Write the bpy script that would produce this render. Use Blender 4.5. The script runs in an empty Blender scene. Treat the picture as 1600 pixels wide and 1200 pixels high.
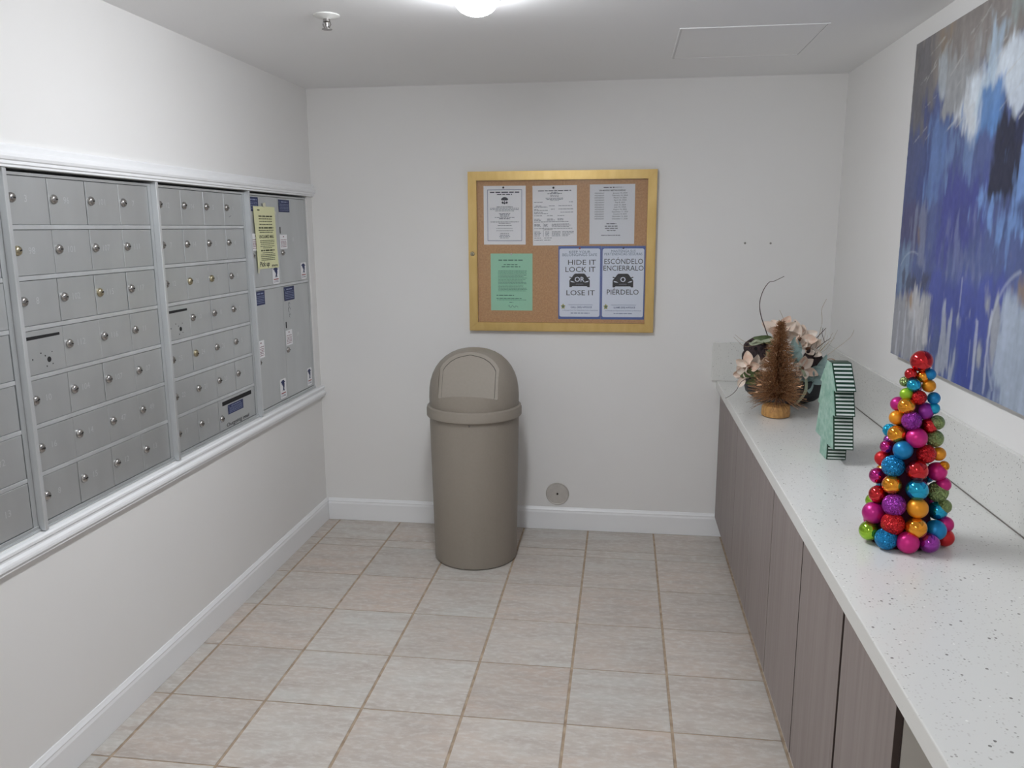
import bpy, bmesh, math, random
from mathutils import Vector, Matrix, Euler
random.seed(7)
PI = math.pi
SC = bpy.context.scene
COL = SC.collection

# ------------------------------------------------------------------ camera, light, exposure
XL, XR, D, H = -1.691, 1.065, 4.312, 2.40
YN = -1.60                                    # rear end of the room, behind the camera
yaw, pitch, roll = 0.136580, -0.191863, -0.004615
cam = bpy.data.cameras.new('camera'); cam.sensor_width = 36; cam.lens = 1258.5 / 1600 * 36
cam.clip_start = 0.02
camo = bpy.data.objects.new('camera', cam); COL.objects.link(camo)
fw = Vector((-math.sin(yaw) * math.cos(pitch), math.cos(yaw) * math.cos(pitch), math.sin(pitch)))
rt = Vector((math.cos(yaw), math.sin(yaw), 0)); up = rt.cross(fw)
r2 = rt * math.cos(roll) + up * math.sin(roll); u2 = -rt * math.sin(roll) + up * math.cos(roll)
camo.matrix_world = Matrix(((r2.x, u2.x, -fw.x, 0), (r2.y, u2.y, -fw.y, 0), (r2.z, u2.z, -fw.z, 1.672), (0, 0, 0, 1)))
SC.camera = camo
w = bpy.data.worlds.new('world'); SC.world = w; w.use_nodes = True
w.node_tree.nodes['Background'].inputs[0].default_value = (0.5, 0.52, 0.55, 1)
w.node_tree.nodes['Background'].inputs[1].default_value = 0.05
SC.view_settings.view_transform = 'Standard'
try: SC.view_settings.look = 'None'
except Exception: pass
SC.view_settings.gamma = 1.0
SC.view_settings.use_curve_mapping = False
SC.view_settings.exposure = 0.0
LAMP = 62.0            # strength of the glowing lens of the ceiling light in view
FILL_REAR = 30.0       # added unseen fill light behind the camera, raises the room's brightness

# ------------------------------------------------------------------ helpers
def lin(c):
    f = lambda v: (v / 12.92 if v <= 0.04045 else ((v + 0.055) / 1.055) ** 2.4)
    return tuple(f(v / 255) for v in c[:3]) + (1.0,)

MATS = {}
def mat(name, rgb, rough=0.6, metal=0.0, noise=None, bump=None, spec=0.5, emit=None, coat=0.0, aniso=None):
    """noise = (scale xyz, amount, rgb2) mixes a second colour; bump = (scale xyz, strength)"""
    if name in MATS: return MATS[name]
    m = bpy.data.materials.new(name); m.use_nodes = True; nt = m.node_tree
    b = nt.nodes['Principled BSDF']
    b.inputs['Base Color'].default_value = lin(rgb); b.inputs['Roughness'].default_value = rough
    b.inputs['Metallic'].default_value = metal; b.inputs['Specular IOR Level'].default_value = spec
    b.inputs['Coat Weight'].default_value = coat
    def coords(scale):
        tc = nt.nodes.new('ShaderNodeNewGeometry'); mp = nt.nodes.new('ShaderNodeMapping')
        mp.inputs['Scale'].default_value = scale
        nt.links.new(tc.outputs['Position'], mp.inputs['Vector']); return mp.outputs['Vector']
    if noise:
        n = nt.nodes.new('ShaderNodeTexNoise'); n.inputs['Scale'].default_value = 1.0; n.inputs['Detail'].default_value = 6
        nt.links.new(coords(noise[0]), n.inputs['Vector'])
        mr = nt.nodes.new('ShaderNodeMapRange'); mr.inputs['From Min'].default_value = .35; mr.inputs['From Max'].default_value = .68
        mr.inputs['To Max'].default_value = noise[1]
        nt.links.new(n.outputs['Fac'], mr.inputs['Value'])
        mx = nt.nodes.new('ShaderNodeMix'); mx.data_type = 'RGBA'
        mx.inputs['A'].default_value = lin(rgb); mx.inputs['B'].default_value = lin(noise[2])
        nt.links.new(mr.outputs['Result'], mx.inputs['Factor']); nt.links.new(mx.outputs['Result'], b.inputs['Base Color'])
    if bump:
        n = nt.nodes.new('ShaderNodeTexNoise'); n.inputs['Scale'].default_value = 1.0; n.inputs['Detail'].default_value = 4
        nt.links.new(coords(bump[0]), n.inputs['Vector'])
        bp = nt.nodes.new('ShaderNodeBump'); bp.inputs['Strength'].default_value = bump[1]; bp.inputs['Distance'].default_value = 0.002
        nt.links.new(n.outputs['Fac'], bp.inputs['Height']); nt.links.new(bp.outputs['Normal'], b.inputs['Normal'])
    if emit:
        b.inputs['Emission Color'].default_value = lin(emit[0]); b.inputs['Emission Strength'].default_value = emit[1]
    MATS[name] = m
    return m

WPOS = {}
def link(name, me, parent=None, loc=None):
    o = bpy.data.objects.new(name, me); COL.objects.link(o)
    if parent is not None: o.parent = parent
    if loc is not None: o.location = loc
    return o

def thing(name, label, cat, loc, group=None):
    o = bpy.data.objects.new(name, None); COL.objects.link(o); o.location = loc; o.empty_display_size = 0.05
    o['label'] = label; o['category'] = cat
    if group: o['group'] = group
    WPOS[o.name] = Vector(loc)
    return o

def tag(o, label, cat, group=None):
    o['label'] = label; o['category'] = cat
    if group: o['group'] = group
    return o

class MB:
    """collects shapes given in world coordinates and links them as ONE mesh object"""
    def __init__(s): s.bm = bmesh.new(); s.mi = 0
    def face(s, pts):
        vs = [s.bm.verts.new(p) for p in pts]
        try:
            f = s.bm.faces.new(vs); f.material_index = s.mi; return f
        except ValueError: return None
    def box(s, x0, x1, y0, y1, z0, z1, bev=0.0, seg=1, M=None):
        r = bmesh.ops.create_cube(s.bm, size=1.0)['verts']
        T = Matrix.Translation(((x0 + x1) / 2, (y0 + y1) / 2, (z0 + z1) / 2)) @ Matrix.Diagonal((x1 - x0, y1 - y0, z1 - z0, 1))
        bmesh.ops.transform(s.bm, matrix=T, verts=r)
        fs = set(f for v in r for f in v.link_faces)
        for f in fs: f.material_index = s.mi
        if bev > 0:
            es = list(set(e for v in r for e in v.link_edges))
            n0 = set(s.bm.verts) - set(r)
            bmesh.ops.bevel(s.bm, geom=es, offset=bev, segments=seg, affect='EDGES', profile=0.5)
            if M is not None:
                bmesh.ops.transform(s.bm, matrix=M, verts=[v for v in s.bm.verts if v not in n0])
        elif M is not None: bmesh.ops.transform(s.bm, matrix=M, verts=r)
        return s
    def ring_surface(s, rings, close_u=True, cap0=False, cap1=False):
        R = [[s.bm.verts.new(p) for p in ring] for ring in rings]
        n = len(R[0])
        for a, b in zip(R[:-1], R[1:]):
            for i in range(n if close_u else n - 1):
                j = (i + 1) % n
                try:
                    f = s.bm.faces.new((a[i], a[j], b[j], b[i])); f.material_index = s.mi
                except ValueError: pass
        for c, ring in ((cap0, R[0]), (cap1, R[-1])):
            if c:
                try:
                    f = s.bm.faces.new(ring if ring is R[-1] else ring[::-1]); f.material_index = s.mi
                except ValueError: pass
        return s
    def lathe(s, prof, c, n=32, axis='z', sx=1.0, sy=1.0, cap0=True, cap1=True):
        c = Vector(c); rings = []
        for r, h in prof:
            ring = []
            for i in range(n):
                a = 2 * PI * i / n; p = Vector((r * sx * math.cos(a), r * sy * math.sin(a), h))
                if axis == 'x': p = Vector((p.z, p.x, p.y))
                if axis == 'y': p = Vector((p.x, -p.z, p.y))      # height runs towards -y, out of the back wall
                ring.append(c + p)
            rings.append(ring)
        return s.ring_surface(rings, True, cap0, cap1)
    def tube(s, pts, rad, n=6):
        pts = [Vector(p) for p in pts]; rings = []
        up0 = Vector((0.13, 0.21, 0.97))
        for i, p in enumerate(pts):
            t = (pts[min(i + 1, len(pts) - 1)] - pts[max(i - 1, 0)]).normalized()
            a = t.cross(up0)
            if a.length < 0.05: a = t.cross(Vector((1, 0, 0)))
            a.normalize(); b = t.cross(a)
            r = rad[i] if isinstance(rad, (list, tuple)) else rad
            rings.append([p + a * r * math.cos(2 * PI * k / n) + b * r * math.sin(2 * PI * k / n) for k in range(n)])
        return s.ring_surface(rings, True, True, True)
    def sphere(s, c, r, u=20, v=12, M=None):
        o = bmesh.ops.create_uvsphere(s.bm, u_segments=u, v_segments=v, radius=r)['verts']
        T = Matrix.Translation(c)
        if M is not None: T = T @ M
        bmesh.ops.transform(s.bm, matrix=T, verts=o)
        for f in set(f for q in o for f in q.link_faces): f.material_index = s.mi
        return s
    def extrude(s, prof, y0, y1, fn):
        """profile of 2D points swept along one axis; fn(a, b, t) -> point"""
        return s.ring_surface([[fn(a, b, y0) for a, b in prof], [fn(a, b, y1) for a, b in prof]], True, True, True)
    def build(s, name, m, parent=None, smooth=False, recalc=True):
        if recalc: bmesh.ops.recalc_face_normals(s.bm, faces=s.bm.faces[:])
        me = bpy.data.meshes.new(name); s.bm.to_mesh(me); s.bm.free()
        if name in ('printed_text', 'sticker_print', 'footer'): STUFF = True
        else: STUFF = False
        for mm in (m if isinstance(m, (list, tuple)) else [m]): me.materials.append(mm)
        if smooth:
            me.polygons.foreach_set('use_smooth', [True] * len(me.polygons))
            try: me.set_sharp_from_angle(angle=math.radians(38))
            except Exception: pass
        if parent is not None:
            root = parent
            while root.parent: root = root.parent
            me.transform(Matrix.Translation(-WPOS.get(root.name, Vector((0, 0, 0))) - (parent.location if parent.parent else Vector((0, 0, 0)))))
        o = link(name, me, parent)
        if STUFF: o['kind'] = 'stuff'
        return o

def struct(name, mb, m, smooth=False):
    o = mb.build(name, m, None, smooth); o['kind'] = 'structure'; return o

# flat print on a surface: a frame is (origin, right vector, normal)
class Frame:
    def __init__(s, o, U, N): s.o, s.U, s.N, s.V = Vector(o), Vector(U), Vector(N), Vector((0, 0, 1))
    def p(s, u, v, off=0.0): return s.o + s.U * u + s.V * v + s.N * off

_fontcache = {}
def text_polys(body, bold=False, res=2):
    k = (body, bold)
    if k not in _fontcache:
        cu = bpy.data.curves.new('t', 'FONT'); cu.body = body; cu.size = 1.0; cu.resolution_u = res
        if bold: cu.offset = 0.02
        ob = bpy.data.objects.new('t', cu); COL.objects.link(ob)
        dg = bpy.context.evaluated_depsgraph_get(); dg.update()
        me = bpy.data.meshes.new_from_object(ob.evaluated_get(dg))
        vs = [(v.co.x, v.co.y) for v in me.vertices]; fs = [tuple(p.vertices) for p in me.polygons]
        bpy.data.objects.remove(ob); bpy.data.curves.remove(cu); bpy.data.meshes.remove(me)
        _fontcache[k] = (vs, fs)
    return _fontcache[k]

def put_text(mb, fr, body, cu, cv, h, w=None, off=0.0006, align='c', bold=False, slant=0.0, rise=0.0):
    """text of cap height h centred (or left-set) at (cu, cv) on the frame; w = fitted width"""
    vs, fs = text_polys(body, bold)
    if not vs: return
    x0 = min(v[0] for v in vs); x1 = max(v[0] for v in vs)
    k = h / 0.69; kx = k if w is None else w / (x1 - x0)
    ox = cu - (kx * (x0 + x1) / 2 if align == 'c' else kx * x0)
    bv = [mb.bm.verts.new(fr.p(ox + kx * x + slant * k * y, cv - h / 2 + k * y + rise * (kx * x), off)) for x, y in vs]
    for f in fs:
        try:
            q = mb.bm.faces.new([bv[i] for i in f]); q.material_index = mb.mi
        except ValueError: pass

def rect(mb, fr, u0, u1, v0, v1, off=0.0006):
    mb.face([fr.p(u0, v0, off), fr.p(u1, v0, off), fr.p(u1, v1, off), fr.p(u0, v1, off)])

def poly(mb, fr, pts, cu, cv, sx, sy, off=0.0006):
    mb.face([fr.p(cu + x * sx, cv + y * sy, off) for x, y in pts])

def wordline(mb, fr, cu, cv, width, h, align='c', rnd=random, off=0.0016):
    """a line of print too small to read: a run of word-long strokes"""
    u = cu - width / 2 if align == 'c' else cu
    end = u + width
    while u < end - h * 0.6:
        L = min(h * rnd.uniform(1.6, 5.0), end - u)
        rect(mb, fr, u, u + L, cv - h * 0.36, cv + h * 0.36, off)
        u += L + h * 0.75

# ------------------------------------------------------------------ materials
def scuffed_wall():
    m = mat('scuffed_wall_paint', (236, 235, 233), 0.62, noise=((2.2, 2.2, 2.2), 0.35, (232, 230, 227)), bump=((90, 90, 90), 0.06))
    nt = m.node_tree; N, L = nt.nodes, nt.links; b = N['Principled BSDF']; src = b.inputs['Base Color'].links[0].from_socket
    g = N.new('ShaderNodeNewGeometry'); mp = N.new('ShaderNodeMapping'); mp.inputs['Scale'].default_value = (1, 9, 5); L.new(g.outputs['Position'], mp.inputs['Vector'])
    v = N.new('ShaderNodeTexVoronoi'); v.inputs['Scale'].default_value = 1.0; L.new(mp.outputs[0], v.inputs['Vector'])
    sc = N.new('ShaderNodeSeparateColor'); L.new(v.outputs['Color'], sc.inputs[0])
    a = N.new('ShaderNodeMath'); a.operation = 'LESS_THAN'; a.inputs[1].default_value = .055; L.new(v.outputs['Distance'], a.inputs[0])
    c = N.new('ShaderNodeMath'); c.operation = 'GREATER_THAN'; c.inputs[1].default_value = .62; L.new(sc.outputs[0], c.inputs[0])
    p = N.new('ShaderNodeSeparateXYZ'); L.new(g.outputs['Position'], p.inputs[0]); lo = N.new('ShaderNodeMath'); lo.operation = 'LESS_THAN'; lo.inputs[1].default_value = .72; L.new(p.outputs['Z'], lo.inputs[0])
    k = N.new('ShaderNodeMath'); k.operation = 'MULTIPLY'; L.new(a.outputs[0], k.inputs[0]); L.new(c.outputs[0], k.inputs[1])
    k2 = N.new('ShaderNodeMath'); k2.operation = 'MULTIPLY'; L.new(k.outputs[0], k2.inputs[0]); L.new(lo.outputs[0], k2.inputs[1])
    k3 = N.new('ShaderNodeMath'); k3.operation = 'MULTIPLY'; k3.inputs[1].default_value = .55; L.new(k2.outputs[0], k3.inputs[0])
    x = N.new('ShaderNodeMix'); x.data_type = 'RGBA'; L.new(k3.outputs[0], x.inputs['Factor']); L.new(src, x.inputs['A']); x.inputs['B'].default_value = lin((120, 112, 106)); L.new(x.outputs['Result'], b.inputs['Base Color'])
    return m
M_wall = mat('wall_paint', (236, 235, 233), 0.62, noise=((2.2, 2.2, 2.2), 0.35, (232, 230, 227)), bump=((90, 90, 90), 0.06))
M_ceil = mat('ceiling_paint', (244, 244, 244), 0.85, bump=((60, 60, 60), 0.05))
M_trim = mat('white_trim_paint', (243, 244, 245), 0.35)
M_grout = mat('grout', (186, 167, 144), 0.9, noise=((25, 25, 25), 0.8, (146, 126, 106)))
M_alu = mat('brushed_aluminium', (204, 207, 208), 0.36, 0.72, noise=((9, 9, 3), 0.5, (190, 193, 194)), bump=((400, 400, 12), 0.04))
M_alu_bar = mat('aluminium_bar', (222, 225, 227), 0.28, 0.6, noise=((14, 14, 5), 0.5, (196, 199, 200)))
M_chrome = mat('chrome_lock', (168, 165, 162), 0.24, 0.95)
M_brass = mat('tarnished_brass_lock', (176, 166, 140), 0.28, 0.95)
M_dark = mat('dark_gap', (22, 22, 24), 0.8)
M_black = mat('black_print', (28, 28, 32), 0.7)
M_emb = mat('embossed_metal', (224, 226, 228), 0.35, 0.5)
M_white_paper = mat('white_paper', (248, 248, 250), 0.75)
M_navy = mat('navy_print', (40, 50, 92), 0.6)
M_grey_print = mat('grey_print', (104, 106, 116), 0.8)
# ------------------------------------------------------------------ the room shell
T = 0.14
OP = (1.335, 4.243, 0.795, 1.842)             # mailbox opening in the left wall: y0, y1, z0, z1
mb = MB()
mb.box(XL - T, XL, YN, D, 0, OP[2]).box(XL - T, XL, YN, D, OP[3], H)
mb.box(XL - T, XL, YN, OP[0], OP[2], OP[3]).box(XL - T, XL, OP[1], D, OP[2], OP[3])
mb.box(XL - T, XL - T + 0.02, OP[0], OP[1], OP[2], OP[3])
wl = struct('wall_left', mb, scuffed_wall())
struct('wall_back', MB().box(XL - T, XR + T, D, D + T, 0, H), M_wall)
struct('wall_right', MB().box(XR, XR + T, YN, D, 0, H), M_wall)
struct('wall_rear', MB().box(XL - T, XR + T, YN - T, YN, 0, H), M_wall)
struct('ceiling', MB().box(XL - T, XR + T, YN - T, D + T, H, H + 0.1), M_ceil)
floor = struct('floor', MB().box(XL - T, XR + T, YN - T, D + T, -0.08, -0.0022), M_grout)
floor['label'] = 'square beige and grey ceramic tile floor with tan grout joints'

# floor tiles, each its own piece
def tile_material():
    m = bpy.data.materials.new('ceramic_floor_tile'); m.use_nodes = True; nt = m.node_tree; N = nt.nodes; L = nt.links
    b = N['Principled BSDF']; b.inputs['Roughness'].default_value = 0.48; b.inputs['Specular IOR Level'].default_value = 0.45
    oi = N.new('ShaderNodeObjectInfo'); geo = N.new('ShaderNodeNewGeometry')
    sh = N.new('ShaderNodeVectorMath'); sh.operation = 'SCALE'; sh.inputs['Scale'].default_value = 40.0
    cmb = N.new('ShaderNodeCombineXYZ'); L.new(oi.outputs['Random'], cmb.inputs['X']); L.new(oi.outputs['Random'], cmb.inputs['Y'])
    L.new(cmb.outputs[0], sh.inputs[0])
    add = N.new('ShaderNodeVectorMath'); add.operation = 'ADD'; L.new(geo.outputs['Position'], add.inputs[0]); L.new(sh.outputs[0], add.inputs[1])
    def noise(scale, detail, lo, hi):
        mp = N.new('ShaderNodeMapping'); mp.inputs['Scale'].default_value = scale; L.new(add.outputs[0], mp.inputs['Vector'])
        n = N.new('ShaderNodeTexNoise'); n.inputs['Scale'].default_value = 1.0; n.inputs['Detail'].default_value = detail; n.inputs['Roughness'].default_value = 0.62
        L.new(mp.outputs[0], n.inputs['Vector'])
        mr = N.new('ShaderNodeMapRange'); mr.inputs['From Min'].default_value = lo; mr.inputs['From Max'].default_value = hi
        L.new(n.outputs['Fac'], mr.inputs['Value']); return mr.outputs['Result']
    def mix(f, a, c):
        x = N.new('ShaderNodeMix'); x.data_type = 'RGBA'; L.new(f, x.inputs['Factor'])
        for k, v in (('A', a), ('B', c)):
            if isinstance(v, tuple): x.inputs[k].default_value = lin(v)
            else: L.new(v, x.inputs[k])
        return x.outputs['Result']
    tint = N.new('ShaderNodeMapRange'); tint.inputs['From Min'].default_value = 0.25; tint.inputs['From Max'].default_value = 0.9
    wn = N.new('ShaderNodeTexWhiteNoise'); wn.noise_dimensions = '1D'; L.new(oi.outputs['Random'], wn.inputs['W']); L.new(wn.outputs['Value'], tint.inputs['Value'])
    blend = N.new('ShaderNodeMath'); blend.operation = 'MULTIPLY_ADD'; blend.inputs[1].default_value = 0.55; blend.use_clamp = True
    L.new(noise((2.6, 3.4, 1), 3, 0.40, 0.62), blend.inputs[0]); sc_ = N.new('ShaderNodeMath'); sc_.operation = 'MULTIPLY'; sc_.inputs[1].default_value = .5; L.new(tint.outputs['Result'], sc_.inputs[0]); L.new(sc_.outputs[0], blend.inputs[2])
    c1 = mix(blend.outputs[0], (198, 195, 188), (201, 185, 172))
    c2 = mix(noise((3.5, 15, 1), 8, 0.42, 0.66), c1, (184, 174, 165))
    c3 = mix(noise((26, 60, 1), 6, 0.46, 0.80), c2, (216, 213, 208))
    hs = N.new('ShaderNodeHueSaturation'); hs.inputs['Saturation'].default_value = 1.0
    mr = N.new('ShaderNodeMapRange'); mr.inputs['To Min'].default_value = 0.94; mr.inputs['To Max'].default_value = 1.05
    L.new(oi.outputs['Random'], mr.inputs['Value']); L.new(mr.outputs['Result'], hs.inputs['Value'])
    L.new(c3, hs.inputs['Color']); L.new(hs.outputs['Color'], b.inputs['Base Color'])
    n2 = noise((22, 60, 1), 6, 0.3, 0.7); bp = N.new('ShaderNodeBump'); bp.inputs['Strength'].default_value = 0.12; bp.inputs['Distance'].default_value = 0.002
    L.new(n2, bp.inputs['Height']); L.new(bp.outputs['Normal'], b.inputs['Normal'])
    return m
M_tile = tile_material()
C0, S = -1.6077, 0.3610
xs = [XL + 0.014] + [C0 + i * S for i in range(7)] + [0.597]
rowsy = [D - 0.016, 4.0206, 3.9287] + [3.5726 - i * S for i in range(15)]
tile_cache = {}
for j in range(len(rowsy) - 1):
    for i in range(len(xs) - 1):
        gx, gy = 0.0050, 0.0028
        x0, x1 = xs[i] + (gx if i else 0), xs[i + 1] - gx
        y1, y0 = rowsy[j] - (gy if j else 0), rowsy[j + 1] + gy
        if y1 < -1.2: continue
        if x1 - x0 < 0.015: continue
        key = (round(x1 - x0, 4), round(y1 - y0, 4))
        if key not in tile_cache:
            a, c = key; t = MB(); t.box(-a / 2, a / 2, -c / 2, c / 2, -0.0022, 0.0, 0.0009)
            tile_cache[key] = t.build('tile', M_tile); o = tile_cache[key]; o.parent = floor
        else:
            o = tile_cache[key].copy(); COL.objects.link(o); o.name = 'tile'
        o.location = ((x0 + x1) / 2, (y0 + y1) / 2, random.uniform(-0.0003, 0.0))

# baseboards
bp_ = [(0, 0.0), (0.014, 0.0), (0.014, 0.098), (0.011, 0.108), (0.012, 0.113), (0.007, 0.121), (0.004, 0.127), (0, 0.128)]
mb = MB().extrude(bp_, YN + 0.02, D - 0.0005, lambda a, b, t: Vector((XL + 0.0005 + a, t, b)))
struct('baseboard_left', mb, M_trim)
mb = MB().extrude(bp_, XL + 0.0155, 0.600, lambda a, b, t: Vector((t, D - 0.0005 - a, b)))
struct('baseboard_back', mb, M_trim)
# moulded rails above and below the mailboxes
tp = [(0, 1.905), (.011, 1.905), (.016, 1.899), (.016, 1.886), (.025, 1.878), (.027, 1.870), (.024, 1.862), (.019, 1.859), (.019, 1.851), (.013, 1.848), (.013, 1.8425), (0, 1.8425)]
mb = MB().extrude(tp, 0.6, D - 0.001, lambda a, b, t: Vector((XL + 0.0005 + a, t, b)))
t1 = struct('trim_1', mb, M_trim)
bt = [(0, .7935), (.016, .7935), (.022, .789), (.022, .781), (.017, .777), (.017, .769), (.026, .763), (.028, .757), (.028, .749), (.021, .745), (.021, .736), (0, .736)]
mb = MB().extrude(bt, 0.6, D - 0.001, lambda a, b, t: Vector((XL + 0.0005 + a, t, b)))
t2 = struct('trim_2', mb, M_trim)

# ------------------------------------------------------------------ mailboxes
XD = -1.700                                   # face of the little doors
XB = -1.677                                   # face of the upright bars between the banks
XK = XL - T + 0.021                           # back of the cases
ROW0, PITCH = 1.8235, 0.1444
def lock_mesh(mm):
    m = MB()
    m.lathe([(.0140, 0), (.0145, .001), (.0145, .0035), (.0122, .0080), (.0078, .0102), (0.0012, .0108)], (0, 0, 0), 18, 'x')
    m.mi = 1; m.box(.0090, .0114, -.0016, .0075, -.0016, .0020)
    o = m.build('lock', [mm, M_dark], None, True); me = o.data; bpy.data.objects.remove(o); return me
LOCK = {'c': lock_mesh(M_chrome), 'b': lock_mesh(M_brass)}

def door(root, y0, y1, z0, z1, num=None, lock='c', jig=1.0, numpos=None, slot=None, holes=False, lockpos=None):
    """one hinged compartment door with its lock cylinder and embossed number"""
    g = random.uniform(0.0008, 0.0022) * jig
    y0 += g; y1 -= g * random.uniform(0.3, 1); z0 += 0.0012; z1 -= 0.0016
    ang = math.radians(random.uniform(-0.5, 0.4) * jig)
    rot = Matrix.Translation((XD, y0, 0)) @ Matrix.Rotation(ang, 4, 'Z') @ Matrix.Translation((-XD, -y0, 0))
    d = MB().box(XD - 0.010, XD, y0, y1, z0, z1, 0.0011, 1, rot).build('door', M_alu, root)
    U = Vector((-math.sin(ang), math.cos(ang), 0)); fr = Frame(Vector((XD, y0, 0)) - U * y0, U, (math.cos(ang), math.sin(ang), 0))
    cy, cz = y0 + 0.0205, (z0 + z1) / 2 + 0.007
    if lockpos: cy, cz = lockpos
    if lock:
        o = link('lock', LOCK[lock], d, fr.p(cy, cz, -0.0004) - WPOS[root.name])
        o.rotation_euler = (random.uniform(-.5, .5), 0, 0)
    if num:
        m = MB(); nu, nv = numpos if numpos else (cy + 0.057, cz - 0.001)
        put_text(m, fr, num, nu, nv, 0.0195, off=0.0012)
        m.build('number', M_emb, d)
    if slot:                                   # a jammed-open mail slot or an outgoing-mail slit
        m = MB(); u0, u1, v0, v1 = slot
        m.box(XD - 0.004, XD + 0.0012, u0, u1, v0, v1, 0.001); m.build('slot', M_dark, d)
    if holes:
        for dy, dz, r in holes:
            m = MB().lathe([(r, -0.001), (r, 0.0009), (r * .8, 0.0011)], (XD, y0 + dy, z0 + dz), 14, 'x')
            m.build('drill_hole', M_dark, d)
    return d, fr, y0, y1, z0, z1

def bank(ya, yb, label):
    r = thing('mailbox_bank', label, 'mailboxes', (XL, (ya + yb) / 2, OP[2]), 'recessed aluminium mailbox banks')
    m = MB()
    m.box(XK, XK + 0.004, ya, yb, OP[2] + .001, 1.8385)
    m.build('backing', M_dark, r)
    m = MB()                                   # outer frame: top rail, bottom lip, jambs
    m.box(XK + .005, XD + 0.002, ya + .016, yb - .0005, 1.8235, 1.8325, 0.001)
    m.box(XK + .005, XD + 0.004, ya + .016, yb - .0005, OP[2] + .001, 0.8125, 0.001)
    m.box(XK + .005, XD + 0.008, ya + .016, yb - .0005, OP[2] + .001, 0.8035, 0.001)
    m.box(XK + .005, XD + 0.001, ya + .016, ya + .0245, 0.8125, 1.8235)
    m.box(XK + .005, XD + 0.001, yb - .0195, yb - .0005, 0.8125, 1.8235)
    m.build('frame', M_alu, r)
    m = MB(); m.box(XK + .005, XB, ya + .0005, ya + .0155, OP[2] + .001, 1.8395, 0.0015)
    m.build('upright_bar', M_alu_bar, r)
    return r

def rails(r, ya, yb, zs):
    for z in zs:
        m = MB().box(XD - .012, XD + .0012, ya + .025, yb - .02, z - .0065, z + .0065, 0.0012)
        m.build('rail', M_alu_bar, r)

HOLES = [(.030, .046, .0022), (.066, .060, .0022), (.083, .050, .0022), (.098, .037, .0085), (.113, .058, .0018), (.086, .018, .0022), (.112, .022, .0020)]
def grid_bank(ya, yb, label, nums, slots=(), skip=(), brass=(), nolock_col=()):
    r = bank(ya, yb, label); y0, y1 = ya + .0255, yb - .0205; cw = (y1 - y0) / 4
    rails(r, ya, yb, [ROW0 - PITCH * k for k in range(1, 7)])
    for i in range(7):
        zt = ROW0 - PITCH * i - (0.0065 if i else 0); zb_ = ROW0 - PITCH * (i + 1) + (0.0065 if i < 6 else 0.0)
        zb_ = max(zb_, 0.8130)
        for c in range(4):
            if (i, c) in skip: continue
            a, b = y0 + cw * c, y0 + cw * (c + 1)
            s = (i, c) in slots
            door(r, a, b, zb_, zt, None if s else nums[i][c], None if s or (i, c) in nolock_col else ('b' if (i, c) in brass else 'c'),
                 slot=(a + .012, b - .016, zt - .027, zt - .017) if s else None, holes=HOLES if s else False)
    return r, y0, cw

B0, B1, B2, B3, B4 = 1.338, 2.050, 2.788, 3.523, 4.2405
n_left = [['', '', '', '38'], ['', '', '', '37'], ['', '', '', '35'], ['', '', '', '34'], ['', '', '', '33'], ['', '', '', '32'], ['', '', '', '13']]
r0, _, _ = grid_bank(B0, B1, 'aluminium mailbox bank cut by the left picture edge, its right door column visible', n_left,
                     nolock_col=[(i, 3) for i in range(7)])
n_a = [['3', '96', '101', '7'], ['98', '101', '107', '111'], ['8', '102', '115', '117'], ['', '112', '116', '11'],
       ['10', '104', '107', '07'], ['16', '14', '47', '49'], ['8', '15', '12', '13']]
ra, _, _ = grid_bank(B1, B2, 'aluminium mailbox bank of 28 doors, the largest in view, with one broken-open slot', n_a, slots=[(3, 0)], brass=[(1, 0), (2, 2)])
n_b = [['12', '104', '5', '6'], ['7', '14', '3', '4'], ['12', '16', '5', '9'], ['', '10', '8', '2'],
       ['25', '24', '26', '5'], ['22', '21', '23', '1'], ['17', '2', '', '']]
rb, yb0, cwb = grid_bank(B2, B3, 'aluminium mailbox bank with an outgoing mail slot at its lower right', n_b, slots=[(3, 0)], skip=[(6, 2), (6, 3)], brass=[(2, 1), (2, 2), (4, 1)])
# outgoing mail door, two columns wide
zt = ROW0 - PITCH * 6 - .0065
d, fr, y0, y1, z0, z1 = door(rb, yb0 + 2 * cwb, yb0 + 4 * cwb, 0.8130, zt, None, 'c', slot=(yb0 + 2 * cwb + .034, yb0 + 4 * cwb - .036, zt - .031, zt - .013),
                             lockpos=(yb0 + 2 * cwb + .020, 0.868))
def blue_sticker(d, fr, u0, u1, v0, v1, name='sticker'):
    rnd = random.Random(int(u0 * 1000) + int(v0 * 1000))
    m = MB(); rect(m, fr, u0, u1, v0, v1, 0.0010); m.build(name, M_navy, d)
    m = MB(); h = (v1 - v0)
    rect(m, fr, u0 + .006, u0 + .010, v1 - h * .28, v1 - h * .1, .0016)
    wordline(m, fr, (u0 + u1) / 2 + .004, v1 - h * .18, (u1 - u0) * .62, h * .12, rnd=rnd)
    for k in (.36, .47, .60, .71, .84): wordline(m, fr, (u0 + u1) / 2, v1 - h * k, (u1 - u0) * .84, h * .055, rnd=rnd)
    m.build('sticker_print', mat('pale_print', (150, 160, 190), 0.7), d)
blue_sticker(d, fr, yb0 + 2 * cwb + .080, yb0 + 2 * cwb + .225, zt - .078, zt - .036)
m = MB(); put_text(m, fr, 'Outgoing mail', yb0 + 2 * cwb + .165, 0.830, 0.016, w=0.215, off=.0011, slant=.2)
m.build('handwriting', M_black, d)
m = MB(); m.tube([fr.p(B2 + .0255 + 3 * cwb + .040, 1.722, .0012), fr.p(B2 + .0255 + 3 * cwb + .060, 1.728, .0012)], .0012, 5)
m.build('scratch', M_grey_print, [o for o in rb.children if o.name.startswith('door')][3])

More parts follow.
